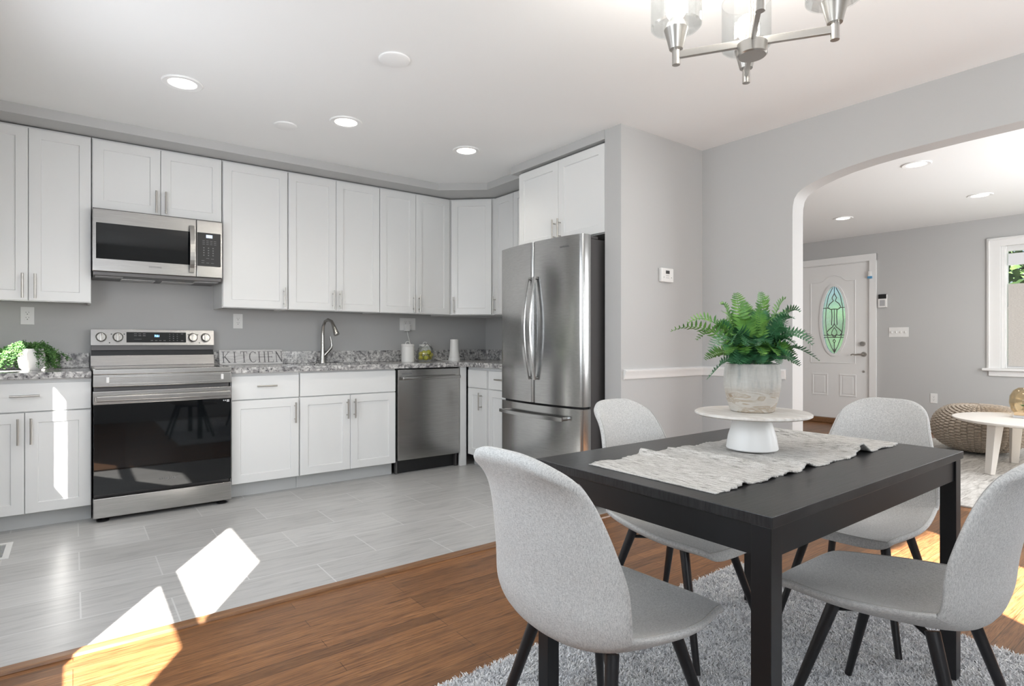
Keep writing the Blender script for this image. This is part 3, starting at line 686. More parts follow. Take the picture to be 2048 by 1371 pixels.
# ------------------------------------------------------------------ dishwasher
dw = thing('dishwasher', 'stainless steel dishwasher under the counter', 'dishwasher', (2.415, 4.6, 0))
FW = frame((0, 4.335, 0), (1, 0, 0), (0, -1, 0))
MB().box((2.117, 4.375, .11), (2.714, 4.93, .874)).build('tub', 'black', dw, smooth=False)
dm = MB().fbox(FW, 2.121, 2.710, .118, .866, -.038, 0, .004).build('door_panel', 'steel', dw)
b = MB()
for s in (2.17, 2.665): b.fbox(FW, s-.012, s+.012, .786, .804, 0, .04, .003)
b.fbox(FW, 2.142, 2.695, .782, .808, .034, .052, .007, 3); b.build('bar_handle', 'steel', dm)
MB().fbox(FW, 2.155, 2.245, .826, .838, 0, .0008).build('brand_strip', 'printdark', dm, smooth=False)
MB().box((2.125, 4.41, .002), (2.712, 4.43, .112)).build('toe_panel', 'black', dw, smooth=False)
for s in (2.128, 2.70): MB().box((s-.006, 4.38, .0), (s+.006, 4.41, .11)).build('side_bracket', 'steel_dark', dw, smooth=False)

# ------------------------------------------------------------------ refrigerator
fr = thing('refrigerator', 'stainless french door refrigerator beside the grey wall end', 'refrigerator', (3.0, 3.13, 0))
fy0, fy1 = 2.686, 3.578; fm = 3.131
MB().box((2.685, fy0+.006, .03), (3.40, fy1-.006, 1.765), .004).build('fridge_body', 'steel_dark', fr)
def bulge(y): u = (y-fm)/((fy1-fy0)/2); return 2.612-.045*(1-u*u)-.006*(1-abs(u)**8)
def curved_front(y0, y1, z0, z1, name, parent, r=.018):
    b = MB(); n = 26; ys = [y0+(y1-y0)*(.5-.5*math.cos(PI*i/n)) for i in range(n+1)]
    prof = []
    for y in ys:
        e = min(y-y0, y1-y); k = r-math.sqrt(max(0, r*r-(r-min(e, r))**2)) if e < r else 0
        prof.append((bulge(y)+k, y))
    pts = prof+[(2.682, y1), (2.682, y0)]
    b.prism(pts, z0, z1); bmesh.ops.remove_doubles(b.bm, verts=b.bm.verts, dist=1e-5)
    return b.build(name, 'steel_y', parent, ang=28)
dl = curved_front(fm+.003, fy1, .670, 1.790, 'door_left', fr); drr = curved_front(fy0, fm-.003, .670, 1.790, 'door_right', fr)
fz = curved_front(fy0, fy1, .075, .655, 'freezer_drawer', fr)
MB().box((2.64, fy0+.02, .655), (2.69, fy1-.02, .672)).build('door_gasket', 'black', fr, smooth=False)
MB().box((2.66, fy0+.02, .02), (2.70, fy1-.02, .075)).build('toe_grille', 'black', fr, smooth=False)
for y in (fy0+.04, fy1-.04): MB().box((2.66, y-.03, 1.766), (2.76, y+.03, 1.785), .004).build('hinge_cover', 'steel_dark', fr)
for y in (fy0+.06, fy1-.06): MB().cyl((3.3, y, 0), (3.3, y, .03), .02).cyl((2.75, y, 0), (2.75, y, .03), .02).build('roller_foot', 'black', fr)
def bow(parent, P0, P1, out, nrm, n=16, wd=.015, th=.011):
    b = MB(); P0, P1, out = Vector(P0), Vector(P1), Vector(out); ax = (P1-P0).normalized(); w_ = Vector(nrm)
    pts = [P0+(P1-P0)*(i/n)+out*(.012+.046*math.sin(PI*i/n)) for i in range(n+1)]
    R = [[p-w_*wd-out*0, p+w_*wd, p+w_*wd*.8+out*th, p-w_*wd*.8+out*th] for p in pts]
    V = [[b.bm.verts.new(q) for q in r] for r in R]
    for A, B in zip(V, V[1:]):
        for i in range(4): b.bm.faces.new([A[i], A[(i+1) % 4], B[(i+1) % 4], B[i]])
    b.bm.faces.new(V[0][::-1]); b.bm.faces.new(V[-1]); bmesh.ops.recalc_face_normals(b.bm, faces=b.bm.faces)
    for P in (P0+ax*.012, P1-ax*.012): b.cyl(P-out*.003, P+out*.022, .010, n=12)
    return b.build('door_handle', 'steel_y', parent, ang=50)
bow(dl, (bulge(3.165)-.001, 3.165, .83), (bulge(3.165)-.001, 3.165, 1.545), (-1, 0, 0), (0, 1, 0))
bow(drr, (bulge(3.097)-.001, 3.097, .83), (bulge(3.097)-.001, 3.097, 1.545), (-1, 0, 0), (0, 1, 0))
b = MB(); n = 20; ys = [2.80+(3.50-2.80)*i/n for i in range(n+1)]
pts = [Vector((bulge(y)-.045, y, .585)) for y in ys]
R = [[p+Vector((0, 0, -.014)), p+Vector((0, 0, .014)), p+Vector((-.012, 0, .011)), p+Vector((-.012, 0, -.011))] for p in pts]
V = [[b.bm.verts.new(q) for q in r] for r in R]
for A, B in zip(V, V[1:]):
    for i in range(4): b.bm.faces.new([A[i], A[(i+1) % 4], B[(i+1) % 4], B[i]])
b.bm.faces.new(V[0][::-1]); b.bm.faces.new(V[-1]); bmesh.ops.recalc_face_normals(b.bm, faces=b.bm.faces)
for y in (2.815, 3.485): b.cyl((bulge(y)+.004, y, .585), (bulge(y)-.048, y, .585), .013, n=14)
b.build('drawer_handle', 'steel_y', fz, ang=50)
FFR = lambda s, z, d=0.: Vector((bulge(-s)-d-.001, -s, z))
text_mesh('SAMSUNG', .016, FFR, -2.83, 1.72, .0, .0004, 1.1).build('door_lettering', 'printdark', drr, smooth=False)

# ------------------------------------------------------------------ wall plates
def outlet_parts(F, o, s, z, gang=1, duplex=(0,)):
    wd = .035*gang+.001*(gang-1)+(.011 if gang > 1 else 0)
    p = MB().fbox(F, s-wd, s+wd, z-.058, z+.058, 0, .006, .002).build('wall_plate', 'plastic', o)
    for k in duplex:
        c = s+k; r_ = MB().fbox(F, c-.0165, c+.0165, z-.033, z+.033, .004, .0072, .001).build('receptacle', 'plastic', p)
        b = MB()
        for q in (-.017, .017):
            b.fbox(F, c-.008, c-.006, z+q+.002, z+q+.009, .007, .0076).fbox(F, c+.006, c+.008, z+q+.002, z+q+.009, .007, .0076).fbox(F, c-.0025, c+.0025, z+q-.009, z+q-.004, .007, .0076)
        b.build('slots', 'slot', r_, smooth=False)
FWB = frame((0, BW, 0), (1, 0, 0), (0, -1, 0))
o = thing('outlet', 'white duplex outlet on the wall above the ivy plant', 'outlet', FWB(-.238, 1.264, 0)); outlet_parts(FWB, o, -.238, 1.264)
o = thing('outlet', 'white duplex outlet on the wall above the lettered sign', 'outlet', FWB(1.04, 1.257, 0)); outlet_parts(FWB, o, 1.04, 1.257)
o = thing('outlet', 'white two gang outlet above the canister with a charger plugged in', 'outlet', FWB(2.522, 1.262, 0)); outlet_parts(FWB, o, 2.522, 1.262, 2, (-.023, .023))
o = thing('outlet', 'white duplex outlet low on the living room wall beside the pouf', 'outlet', FL(-2.459, .424, 0)); outlet_parts(FL, o, -2.459, .424)
o = thing('light_switch', 'white four gang switch plate beside the front door', 'switch', FL(-2.83, 1.220, 0))
p = MB().fbox(FL, -2.937, -2.72, 1.16, 1.28, 0, .006, .002).build('wall_plate', 'plastic', o)
for i in range(4):
    MB().fbox(FL, -2.905+i*.05-.005, -2.905+i*.05+.005, 1.208, 1.232, .005, .016, .002).build('toggle', 'plastic', p)
o = thing('alarm_keypad', 'small white and black alarm keypad on the wall right of the front door', 'keypad', FL(-3.0, 1.62, 0))
p = MB().fbox(FL, -3.055, -2.955, 1.535, 1.70, 0, .025, .006).build('keypad_body', 'plastic', o)
MB().fbox(FL, -3.052, -2.958, 1.645, 1.703, .001, .0265, .004).build('keypad_screen', 'black', p)
MB().fbox(FL, -3.035, -2.975, 1.555, 1.63, .024, .0265, .002).build('keypad_buttons', 'print', p)
o = thing('thermostat', 'white thermostat on the grey wall above the chair rail', 'thermostat', FS(3.222, 1.548, 0))
p = MB().fbox(FS, 3.160, 3.288, 1.499, 1.594, 0, .026, .006, 3).build('thermostat_body', 'plastic', o)
MB().fbox(FS, 3.203, 3.243, 1.555, 1.577, .025, .0266).build('screen', 'slot', p, smooth=False)
b = MB()
for i in range(3): b.fbox(FS, 3.207+i*.012, 3.213+i*.012, 1.539, 1.546, .025, .0272)
b.fbox(FS, 3.18, 3.186, 1.527, 1.534, .025, .0272).fbox(FS, 3.26, 3.266, 1.527, 1.534, .025, .0272).fbox(FS, 3.205, 3.24, 1.526, 1.529, .025, .0268)
b.build('buttons', 'print', p, smooth=False)

# ------------------------------------------------------------------ ceiling fixtures
def can(x, y, label):
    o = thing('recessed_light', label, 'ceiling light', (x, y, CZ), 'recessed ceiling lights')
    MB().lathe([(.068, -.002), (.070, -.006), (.095, -.008), (.100, -.004), (.100, -.0005), (.068, -.0005)], (x, y, CZ), 40).build('trim_ring', 'ceiling', o)
    MB().lathe([(0, -.0035), (.068, -.0035), (.069, -.001), (0, -.001)], (x, y, CZ), 32).build('diffuser', 'lamp', o)
    d = bpy.data.lights.new('recessed_lamp', 'SPOT'); d.energy = 10; d.spot_size = math.radians(150); d.spot_blend = 1; d.color = (1, .93, .82); d.shadow_soft_size = .07
    l = bpy.data.objects.new('recessed_lamp', d); COL.objects.link(l); l.location = (x, y, CZ-.03)
for x, y, s in ((.47, 3.553, 'recessed ceiling light nearest the left, in front of the microwave'), (1.377, 3.553, 'recessed ceiling light in front of the faucet, middle of the kitchen row'), (2.28, 3.553, 'recessed ceiling light nearest the refrigerator'),
                (5.263, 1.694, 'recessed living room light nearest the arch'), (6.846, 1.685, 'recessed living room light nearest the window'), (6.884, 2.925, 'recessed living room light nearest the front door')): can(x, y, s)
for x, y, r, s in ((1.264, 2.624, .076, 'large round white cover plate on the kitchen ceiling, nearer the camera'), (1.089, 3.843, .07, 'round white cover plate on the ceiling near the wall cabinets')):
    o = thing('ceiling_plate', s, 'cover plate', (x, y, CZ)); MB().lathe([(0, -.012), (r*.9, -.011), (r, -.006), (r, -.0005), (0, -.0005)], (x, y, CZ), 40).build('cover', 'ceiling', o)

# chandelier
cx, cy = 1.668, .973
ch = thing('chandelier', 'brushed nickel four arm chandelier with clear glass shades', 'chandelier', (cx, cy, 1.98))
MB().lathe([(0, 1.968), (.040, 1.968), (.044, 1.972), (.044, 2.006), (.040, 2.010), (.022, 2.018), (.014, 2.06), (.012, 2.07), (0, 2.07)], (cx, cy, 0), 36).build('hub', 'nickel', ch)
MB().cyl((cx, cy, 2.05), (cx, cy, CZ-.03), .0095, n=16).build('stem', 'nickel', ch)
MB().lathe([(0, CZ-.03), (.05, CZ-.03), (.062, CZ-.02), (.062, CZ), (0, CZ)], (cx, cy, 0), 36).build('canopy', 'nickel', ch)
for tx, ty in ((1.548, 1.165), (1.794, .785), (1.848, 1.100), (1.478, .839)):
    dv = Vector((tx-cx, ty-cy, 0)).normalized(); sd_ = Vector((-dv.y, dv.x, 0))
    L = Vector((tx, ty, 0))-Vector((cx, cy, 0)); F = frame((cx, cy, 0), dv, sd_); ln = L.length
    a_ = MB().fbox(F, .03, ln, 2.000, 2.022, -.007, .007, .0015).build('arm', 'nickel', ch)
    MB().lathe([(0, 1.980), (.0125, 1.980), (.0125, 2.030), (.021, 2.030), (.036, 2.088), (.038, 2.094), (.030, 2.096), (0, 2.096)], (tx, ty, 0), 28).build('socket_cup', 'nickel', a_)
    MB().lathe([(.030, 2.097), (.074, 2.098), (.080, 2.104), (.080, 2.26), (.078, 2.26), (.078, 2.106), (.072, 2.101), (.030, 2.100)], (tx, ty, 0), 40).build('glass_shade', 'glass', a_)
    MB().lathe([(0, 2.098), (.019, 2.098), (.020, 2.128), (.013, 2.128), (0, 2.128)], (tx, ty, 0), 20).build('candle_sleeve', 'plastic', a_)
    MB().lathe([(0, 2.125), (.014, 2.125), (.020, 2.14), (.030, 2.165), (.032, 2.18), (.026, 2.20), (.012, 2.212), (0, 2.214)], (tx, ty, 0), 24).build('bulb', 'bulb', a_)
    d = bpy.data.lights.new('bulb_lamp', 'POINT'); d.energy = 6; d.color = (1, .94, .86); d.shadow_soft_size = .035
    l = bpy.data.objects.new('bulb_lamp', d); COL.objects.link(l); l.location = (tx, ty, 2.24)

# ------------------------------------------------------------------ dining table
tx0, tx1, ty0, ty1 = 1.102, 2.268, .600, 1.336
tb = thing('dining_table', 'black rectangular dining table with square legs', 'table', ((tx0+tx1)/2, (ty0+ty1)/2, 0))
MB().box((tx0, ty0, .716), (tx1, ty1, .740), .002).build('tabletop', 'table', tb)
b = MB()
for q in (((tx0+.012, ty0+.012), (tx1-.012, ty0+.03)), ((tx0+.012, ty1-.03), (tx1-.012, ty1-.012)), ((tx0+.012, ty0+.03), (tx0+.03, ty1-.03)), ((tx1-.03, ty0+.03), (tx1-.012, ty1-.03))):
    b.box((*q[0], .650), (*q[1], .716))
b.build('apron', 'tablemetal', tb, smooth=False)
for lx in (tx0+.006, tx1-.050):
    for ly in (ty0+.006, ty1-.050): MB().box((lx, ly, .0195), (lx+.044, ly+.044, .7155), .002).build('leg', 'tablemetal', tb)

# ------------------------------------------------------------------ dining chairs
def cr(P, t):
    P = np.asarray(P, float); n = len(P)-1
    P = np.vstack([2*P[0]-P[1], P, 2*P[-1]-P[-2]]); x = np.clip(t*n, 0, n-1e-9); i = x.astype(int); f = (x-i)[:, None]
    a, b, c, d = P[i], P[i+1], P[i+2], P[i+3]
    return .5*((2*b)+(-a+c)*f+(2*a-5*b+4*c-d)*f*f+(-a+3*b-3*c+d)*f**3)
CHP = dict(yf=.272, zs=.4056, drop=-.0079, y3=-.1411, z3=.0153, y4=-.1842, z4=.0638, y5=-.2011, z5=.1746, y6=-.2435, z6=.3484, yt=-.3114, H=.8616,
           w=(.188, .1935, .2363, .2192, .2218, .2172, .1709, .1473), cs=.0468, cb=.0544, ct=-.0049, th=.034, r0=.1018, r1=.1516)
def chair_mesh():
    p = CHP; nu, nv = 72, 44; zs = p['zs']
    P = [(p['yf'], zs-p['drop']), (p['yf']-.05, zs), (.06, zs-.005), (p['y3'], zs+p['z3']), (p['y4'], zs+p['z4']), (p['y5'], zs+p['z5']), (p['y6'], zs+p['z6']), (p['yt'], p['H'])]
    tt = np.linspace(0, 1, 300); c0 = cr(P, tt)
    for _ in range(60): c0[1:-1] = .25*c0[:-2]+.5*c0[1:-1]+.25*c0[2:]
    T0 = np.gradient(c0, axis=0); T0 /= np.linalg.norm(T0, axis=1)[:, None]
    W0 = cr([(x, 0) for x in p['w']], tt)[:, 0]
    for _ in range(160): W0[1:-1] = .25*W0[:-2]+.5*W0[1:-1]+.25*W0[2:]
    cs, cb, ct = p['cs'], p['cb'], p['ct']
    C0 = cr([(0, 0), (cs*.5, 0), (cs, 0), (cs*1.2, 0), ((cs+cb)/2, 0), (cb, 0), (cb*.7+.3*ct, 0), (ct, 0)], tt)[:, 0]
    u = np.linspace(0, 1, nu); u = .5*u+.5*(u*u*(3-2*u)); u = u[:, None]
    v = np.linspace(-1, 1, nv); v = (np.sign(v)*(1-(1-np.abs(v))**1.5))[None]; av = np.abs(v)
    k = 1-np.sqrt(np.clip(1-av**4, 0, 1)); U = p['r0']*k+u*(1-(p['r0']+p['r1'])*k)
    I = lambda a: np.interp(U.ravel(), tt, a).reshape(U.shape)
    cy_, cz_, ty_, tz_, W, C = [I(a) for a in (c0[:, 0], c0[:, 1], T0[:, 0], T0[:, 1], W0, C0)]
    edge = lambda q, e: np.sqrt(np.clip(1-(1-np.clip(q/e, 0, 1))**2, 0, 1))
    th = p['th']*edge(u, .035)*edge(1-u, .028)*np.sqrt(np.clip(1-av**9, 0, 1))
    mid = C*av**2.2-p['th']*.5
    top, bot = [np.stack([W*v, cy_+tz_*(mid+sg*th), cz_-ty_*(mid+sg*th)], -1) for sg in (.5, -.5)]
    verts = np.concatenate([top, bot[:, ::-1][:, 1:-1]], 1); kk = verts.shape[1]
    V = verts.reshape(-1, 3); fs = []
    for i in range(nu-1):
        for j in range(kk):
            j2 = (j+1) % kk; fs.append((i*kk+j, i*kk+j2, (i+1)*kk+j2, (i+1)*kk+j))
    me = bpy.data.meshes.new('seat_shell'); me.from_pydata(V.tolist(), [], fs)
    bm = bmesh.new(); bm.from_mesh(me); bmesh.ops.remove_doubles(bm, verts=bm.verts, dist=2e-5); bmesh.ops.holes_fill(bm, edges=bm.edges)
    bmesh.ops.recalc_face_normals(bm, faces=bm.faces); bm.to_mesh(me); bm.free()
    seams = [[tuple(top[i, j]) for i in range(3, nu-3)] for j in (3, nv-4)]
    seams.append([tuple(top[3, j]) for j in range(3, nv-3)])
    return me, seams
me, seams = chair_mesh()
def make_chair():
    t_ = thing('dining_chair', '', 'chair', (0, 0, 0), 'dining chairs')
    sh = link('seat_shell', me, 'linen', t_, True, 180)
    b = MB()
    for sm in seams: b.tube(sm, .0016, 6)
    b.build('seam', 'seam', sh)
    b = MB(); zb = .366
    b.tube([(-.118, -.108, zb-.002), (.118, .115, zb-.002)], .010, 8, .6).tube([(.118, -.108, zb-.004), (-.118, .115, zb-.004)], .010, 8, .6)
    b.box((-.06, -.06, zb-.006), (.06, .06, zb+.008), .003)
    b.build('seat_bracket', 'leg', t_)
    for sx in (-1, 1):
        MB().tube([(sx*.125, .118, .388), (sx*.205, .225, .022)], [.0165, .0105], 18).build('leg', 'leg', t_)
        MB().tube([(sx*.125, -.105, .388), (sx*.205, -.215, .022)], [.0165, .0105], 18).build('leg', 'leg', t_)
    return t_
proto = make_chair()
RUGZ = .012
for i, (x, y, a, lab) in enumerate(((1.064, 1.027, -1.534, 'light grey upholstered dining chair in the left foreground, seen from behind'),
                                    (1.794, 1.345, 3.158, 'light grey upholstered dining chair on the far side of the table, beside the refrigerator'),
                                    (2.431, .975, 1.603, 'light grey upholstered dining chair at the far table end, before the front door'),
                                    (1.783, .605, -.003, 'light grey upholstered dining chair at right, side on, cut by the frame edge'))):
    o = proto if i == 0 else copy_tree(proto)
    o.location = (x, y, 0); o.rotation_euler = (0, 0, a); o['label'] = lab

# ------------------------------------------------------------------ rug under the table
rx0, rx1, ry0, ry1 = .90, 2.60, -.72, 1.578
rg_ = thing('area_rug', 'grey shag area rug under the dining table', 'rug', ((rx0+rx1)/2, (ry0+ry1)/2, 0))
MB().box((rx0, ry0, .0002), (rx1, ry1, .003)).build('rug_backing', 'shag', rg_)
rs = np.random.default_rng(3)
def tufts(n, x0, x1, y0, y1):
    x = rs.uniform(x0, x1, n); y = rs.uniform(y0, y1, n); h = rs.uniform(.010, .0145, n); a = rs.uniform(0, 2*PI, n); w_ = rs.uniform(.0016, .0028, n)
    l = rs.normal(0, .008, (n, 2)); z = np.full(n, .0025)
    dx, dy = np.cos(a)*w_, np.sin(a)*w_
    P = np.zeros((n, 6, 3))
    for k, (t_, sgn, q) in enumerate(((0, -1, 1), (0, 1, 1), (.55, 1, 1), (.55, -1, 1), (1, 1, .5), (1, -1, .5))):
        P[:, k, 0] = x+sgn*dx*q+l[:, 0]*t_**1.6; P[:, k, 1] = y+sgn*dy*q+l[:, 1]*t_**1.6; P[:, k, 2] = z+h*t_
    return P
T_ = np.concatenate([tufts(120000, rx0-.006, rx1+.006, .35, ry1+.008), tufts(30000, rx0, rx1, ry0, .35)])
nT = len(T_); V = T_.reshape(-1, 3)-np.array(rg_.location)
idx = np.arange(nT)[:, None]*6; F_ = np.concatenate([idx+np.array([[0, 1, 2, 3]]), idx+np.array([[3, 2, 4, 5]])])
me_ = bpy.data.meshes.new('pile'); me_.from_pydata(V.tolist(), [], F_.tolist()); o = link('pile', me_, 'shag', rg_, False); o['kind'] = 'stuff'

# ------------------------------------------------------------------ runner, stand, fern
def runner():
    nx, ny = 150, 40; X = np.linspace(1.165, 2.235, nx); B = []
    rnd = np.random.default_rng(5); jf = rnd.normal(0, .0025, nx); jb = rnd.normal(0, .0025, nx)
    def ridge(x, y):
        e = 0
        for c, wd, h, sk in ((1.30, .018, .007, .05), (1.405, .018, .013, -.03), (1.51, .02, .010, .05), (1.965, .028, .022, .06), (2.08, .022, .016, -.03), (1.62, .02, .008, .04)):
            e += 1.6*h*math.exp(-((x-c-sk*(y-.97))/wd)**2)*(.55+.45*math.sin(9*y+c*20))
        return e
    top = []
    for i, x in enumerate(X):
        y0 = .770+jf[i]+.004*math.sin(x*40); y1 = 1.172+jb[i]+.004*math.sin(x*33)
        row = []
        for j in range(ny+1):
            y = y0+(y1-y0)*j/ny
            row.append((x, y, .7445+max(0, ridge(x, y))+(.002*math.sin(50*x+3*y))))
        top.append(row)
    b = MB(); b.grid(top); b.grid([[(x, y, max(.7405, z-.0045)) for x, y, z in r] for r in top])
    bm = b.bm; bm.verts.ensure_lookup_table(); n1 = nx*(ny+1); W_ = ny+1
    vi = lambda i, j, k: bm.verts[k*n1+i*W_+j]
    for i in range(nx-1):
        for j in (0, ny): bm.faces.new([vi(i, j, 0), vi(i+1, j, 0), vi(i+1, j, 1), vi(i, j, 1)])
    for j in range(ny):
        for i in (0, nx-1): bm.faces.new([vi(i, j, 0), vi(i, j+1, 0), vi(i, j+1, 1), vi(i, j, 1)])
    bmesh.ops.recalc_face_normals(bm, faces=bm.faces); return b
o = runner().build('table_runner', 'runner', ang=180); tag(o, 'rumpled grey and cream woven runner on the black table', 'runner')
sx, sy = 1.727, 1.008
st = thing('cake_stand', 'white round pedestal stand on the runner under the potted fern', 'stand', (sx, sy, .749))
MB().lathe([(0, .749), (.076, .749), (.078, .752), (.072, .79), (.060, .83), (.050, .852), (.050, .858), (0, .858)], (sx, sy, 0), 48).build('pedestal', 'ceramic', st)
MB().lathe([(0, .855), (.168, .855), (.1745, .859), (.1745, .864), (.170, .867), (.150, .8675), (0, .8675)], (sx, sy, 0), 72).build('plate', 'standtop', st)
PZ = .868
pf = thing('potted_fern', 'green artificial fern in a whitewashed wooden pot on the stand', 'plant', (sx, sy, PZ))
MB().lathe([(0, 0), (.062, 0), (.066, .003), (.077, .04), (.0845, .08), (.0855, .105), (.083, .135), (.080, .151), (.075, .152), (.073, .148), (.076, .10), (.070, .03), (0, .02)], (sx, sy, PZ), 56).build('pot', 'pot', pf)
MB().lathe([(0, .138), (.04, .137), (.0735, .13), (.0735, .10), (0, .10)], (sx, sy, PZ), 32).build('soil', 'soil', pf)
RT = Vector((math.cos(HEAD), -math.sin(HEAD), 0)); FWD = Vector((math.sin(HEAD), math.cos(HEAD), 0))
def frond(tip, base, sag, m, seed, wmax=.032, start=.04):
    rnd = random.Random(seed); vs = []; fs = []; tip, base = Vector(tip), Vector(base)
    out = tip-base; lift = Vector((0, 0, sag)); n = 19
    lo = min(1, max(0, (out.z+.05)/.12)); sag = sag*(.35+.65*lo)
    c1 = base+Vector((out.x*(.32-.17*lo), out.y*(.32-.17*lo), max(.03+.04*lo, out.z*.55)+sag)); c2 = base+Vector((out.x*.66, out.y*.66, out.z*.9+sag))
    def pt(t): return base*(1-t)**3+c1*3*t*(1-t)**2+c2*3*t*t*(1-t)+tip*t**3
    stem = [pt(i/24) for i in range(25)]
    side = out.cross(Vector((0, 0, 1)))
    side = side.normalized() if side.length > .02 else RT.copy()
    roll = rnd.uniform(-.7, .7)
    for i in range(n):
        t = start+(1-start)*(i+.5)/n; p = pt(t); d = (pt(min(1, t+.02))-pt(t-.02)).normalized()
        s0 = (side-d*side.dot(d)).normalized(); s0 = (Matrix.Rotation(roll, 3, d) @ s0); nm = d.cross(s0)
        L = wmax*(math.sin(PI*min(1, (t-start)/(1-start)*.82+.16))**.8)+.004
        for sg in (-1, 1):
            dr_ = (s0*sg*.95+d*.30+nm*(-.16+rnd.uniform(-.15, .15))).normalized(); wd = dr_.cross(nm).normalized()*L*.115
            tipp = p+dr_*L+nm*-.10*L; k = len(vs)
            m1 = p+dr_*L*.35+nm*.04*L; m2 = p+dr_*L*.72
            vs += [p-wd*.5, p+wd*.5, m1+wd*1.05, m1-wd*1.05, m2+wd*.8, m2-wd*.8, tipp]
            fs += [(k, k+1, k+2, k+3), (k+3, k+2, k+4, k+5), (k+5, k+4, k+6)]
    b = MB(); b.tube(stem, [.0018-.0011*i/24 for i in range(25)], 5)
    for f in fs: b.bm.faces.new([b.bm.verts.new(vs[q]) for q in f]) if 0 else None
    V = [b.bm.verts.new(q) for q in vs]
    for f in fs: b.bm.faces.new([V[q] for q in f])
    return b.build('frond', m, pf, True, 60)
SC = 1.85/1157
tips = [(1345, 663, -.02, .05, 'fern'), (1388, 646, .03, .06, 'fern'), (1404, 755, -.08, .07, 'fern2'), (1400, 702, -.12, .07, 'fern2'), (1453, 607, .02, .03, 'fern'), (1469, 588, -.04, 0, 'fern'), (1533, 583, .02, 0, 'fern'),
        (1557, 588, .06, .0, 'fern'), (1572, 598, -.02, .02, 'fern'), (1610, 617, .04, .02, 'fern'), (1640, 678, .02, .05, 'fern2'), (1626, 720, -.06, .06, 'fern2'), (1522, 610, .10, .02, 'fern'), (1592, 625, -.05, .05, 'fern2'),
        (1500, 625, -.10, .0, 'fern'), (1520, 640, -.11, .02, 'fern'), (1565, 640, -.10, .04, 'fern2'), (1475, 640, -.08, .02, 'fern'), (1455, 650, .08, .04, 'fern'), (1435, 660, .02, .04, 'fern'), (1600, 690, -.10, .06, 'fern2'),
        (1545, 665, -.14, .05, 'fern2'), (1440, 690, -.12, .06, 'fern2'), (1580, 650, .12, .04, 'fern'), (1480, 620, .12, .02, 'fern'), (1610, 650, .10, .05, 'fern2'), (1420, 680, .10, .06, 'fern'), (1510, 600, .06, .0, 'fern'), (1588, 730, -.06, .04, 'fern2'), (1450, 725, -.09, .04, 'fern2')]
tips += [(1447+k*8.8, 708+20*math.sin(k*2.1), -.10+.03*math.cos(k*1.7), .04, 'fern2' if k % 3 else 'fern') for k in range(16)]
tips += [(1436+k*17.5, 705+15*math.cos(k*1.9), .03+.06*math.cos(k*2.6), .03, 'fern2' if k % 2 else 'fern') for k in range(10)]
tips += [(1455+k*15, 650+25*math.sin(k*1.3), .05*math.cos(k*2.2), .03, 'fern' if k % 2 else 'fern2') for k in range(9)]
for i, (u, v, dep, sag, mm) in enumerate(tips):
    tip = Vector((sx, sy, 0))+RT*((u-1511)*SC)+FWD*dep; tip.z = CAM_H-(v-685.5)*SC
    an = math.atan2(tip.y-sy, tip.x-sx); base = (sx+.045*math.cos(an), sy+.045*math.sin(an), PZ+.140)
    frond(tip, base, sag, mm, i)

# ------------------------------------------------------------------ things on the counter
CT = .9155
# trailing ivy
px_, py_ = -.205, 4.70
iv = thing('ivy_plant', 'trailing green ivy in a round white pot on the left counter', 'plant', (px_, py_, CT))
MB().lathe([(0, 0), (.045, 0), (.062, .02), (.070, .06), (.066, .10), (.058, .122), (.060, .134), (.054, .134), (.050, .12), (.05, .05), (0, .04)], (px_, py_, CT), 40).build('pot', 'ceramic', iv)
rnd = random.Random(11); vs = []; fs = []; b = MB()
for k in range(64):
    a = rnd.uniform(0, 2*PI); r1 = rnd.uniform(.09, .17)
    if math.cos(a) < -.3: r1 *= rnd.uniform(1.0, 1.35)
    if math.sin(a) < -.35 and rnd.random() < .75: a = rnd.choice([rnd.uniform(-.2, PI+.2), PI+rnd.uniform(-.5, .4)])
    x1, y1 = px_+r1*math.cos(a), py_+r1*math.sin(a)*.8; y1 = min(y1, 4.915); zt = rnd.uniform(.125, .17); ze = rnd.uniform(.008, .10)
    P = [Vector((px_+.03*math.cos(a), py_+.03*math.sin(a), CT+.12)), Vector((px_+.06*math.cos(a), py_+.06*math.sin(a), CT+zt)), Vector((px_+(r1*.8)*math.cos(a), min(4.915, py_+r1*.8*math.sin(a)*.85), CT+(zt+ze)/2)), Vector((x1, y1, CT+ze))]
    pts = [Vector(q) for q in cr([tuple(p) for p in P], np.linspace(0, 1, 16))]
    for p in pts: p.z = max(p.z, CT+.004)
    b.tube(pts, .0009, 4)
    for p in pts[2:]:
        for _ in range(7):
            q = p+Vector((rnd.gauss(0, .007), rnd.gauss(0, .007), rnd.gauss(0, .007))); q.z = max(q.z, CT+.012); q.y = min(q.y, 4.925)
            e1 = Vector((rnd.gauss(0, 1), rnd.gauss(0, 1), rnd.gauss(0, .7))).normalized()*rnd.uniform(.0045, .008); e2 = e1.orthogonal().normalized()*e1.length*.7
            n0 = len(vs); vs += [q-e1, q+e2, q+e1, q-e2]; fs.append((n0, n0+1, n0+2, n0+3))
V = [b.bm.verts.new(q) for q in vs]
for f in fs: b.bm.faces.new([V[q] for q in f])
b.build('trailing_foliage', 'ivy', iv, False)
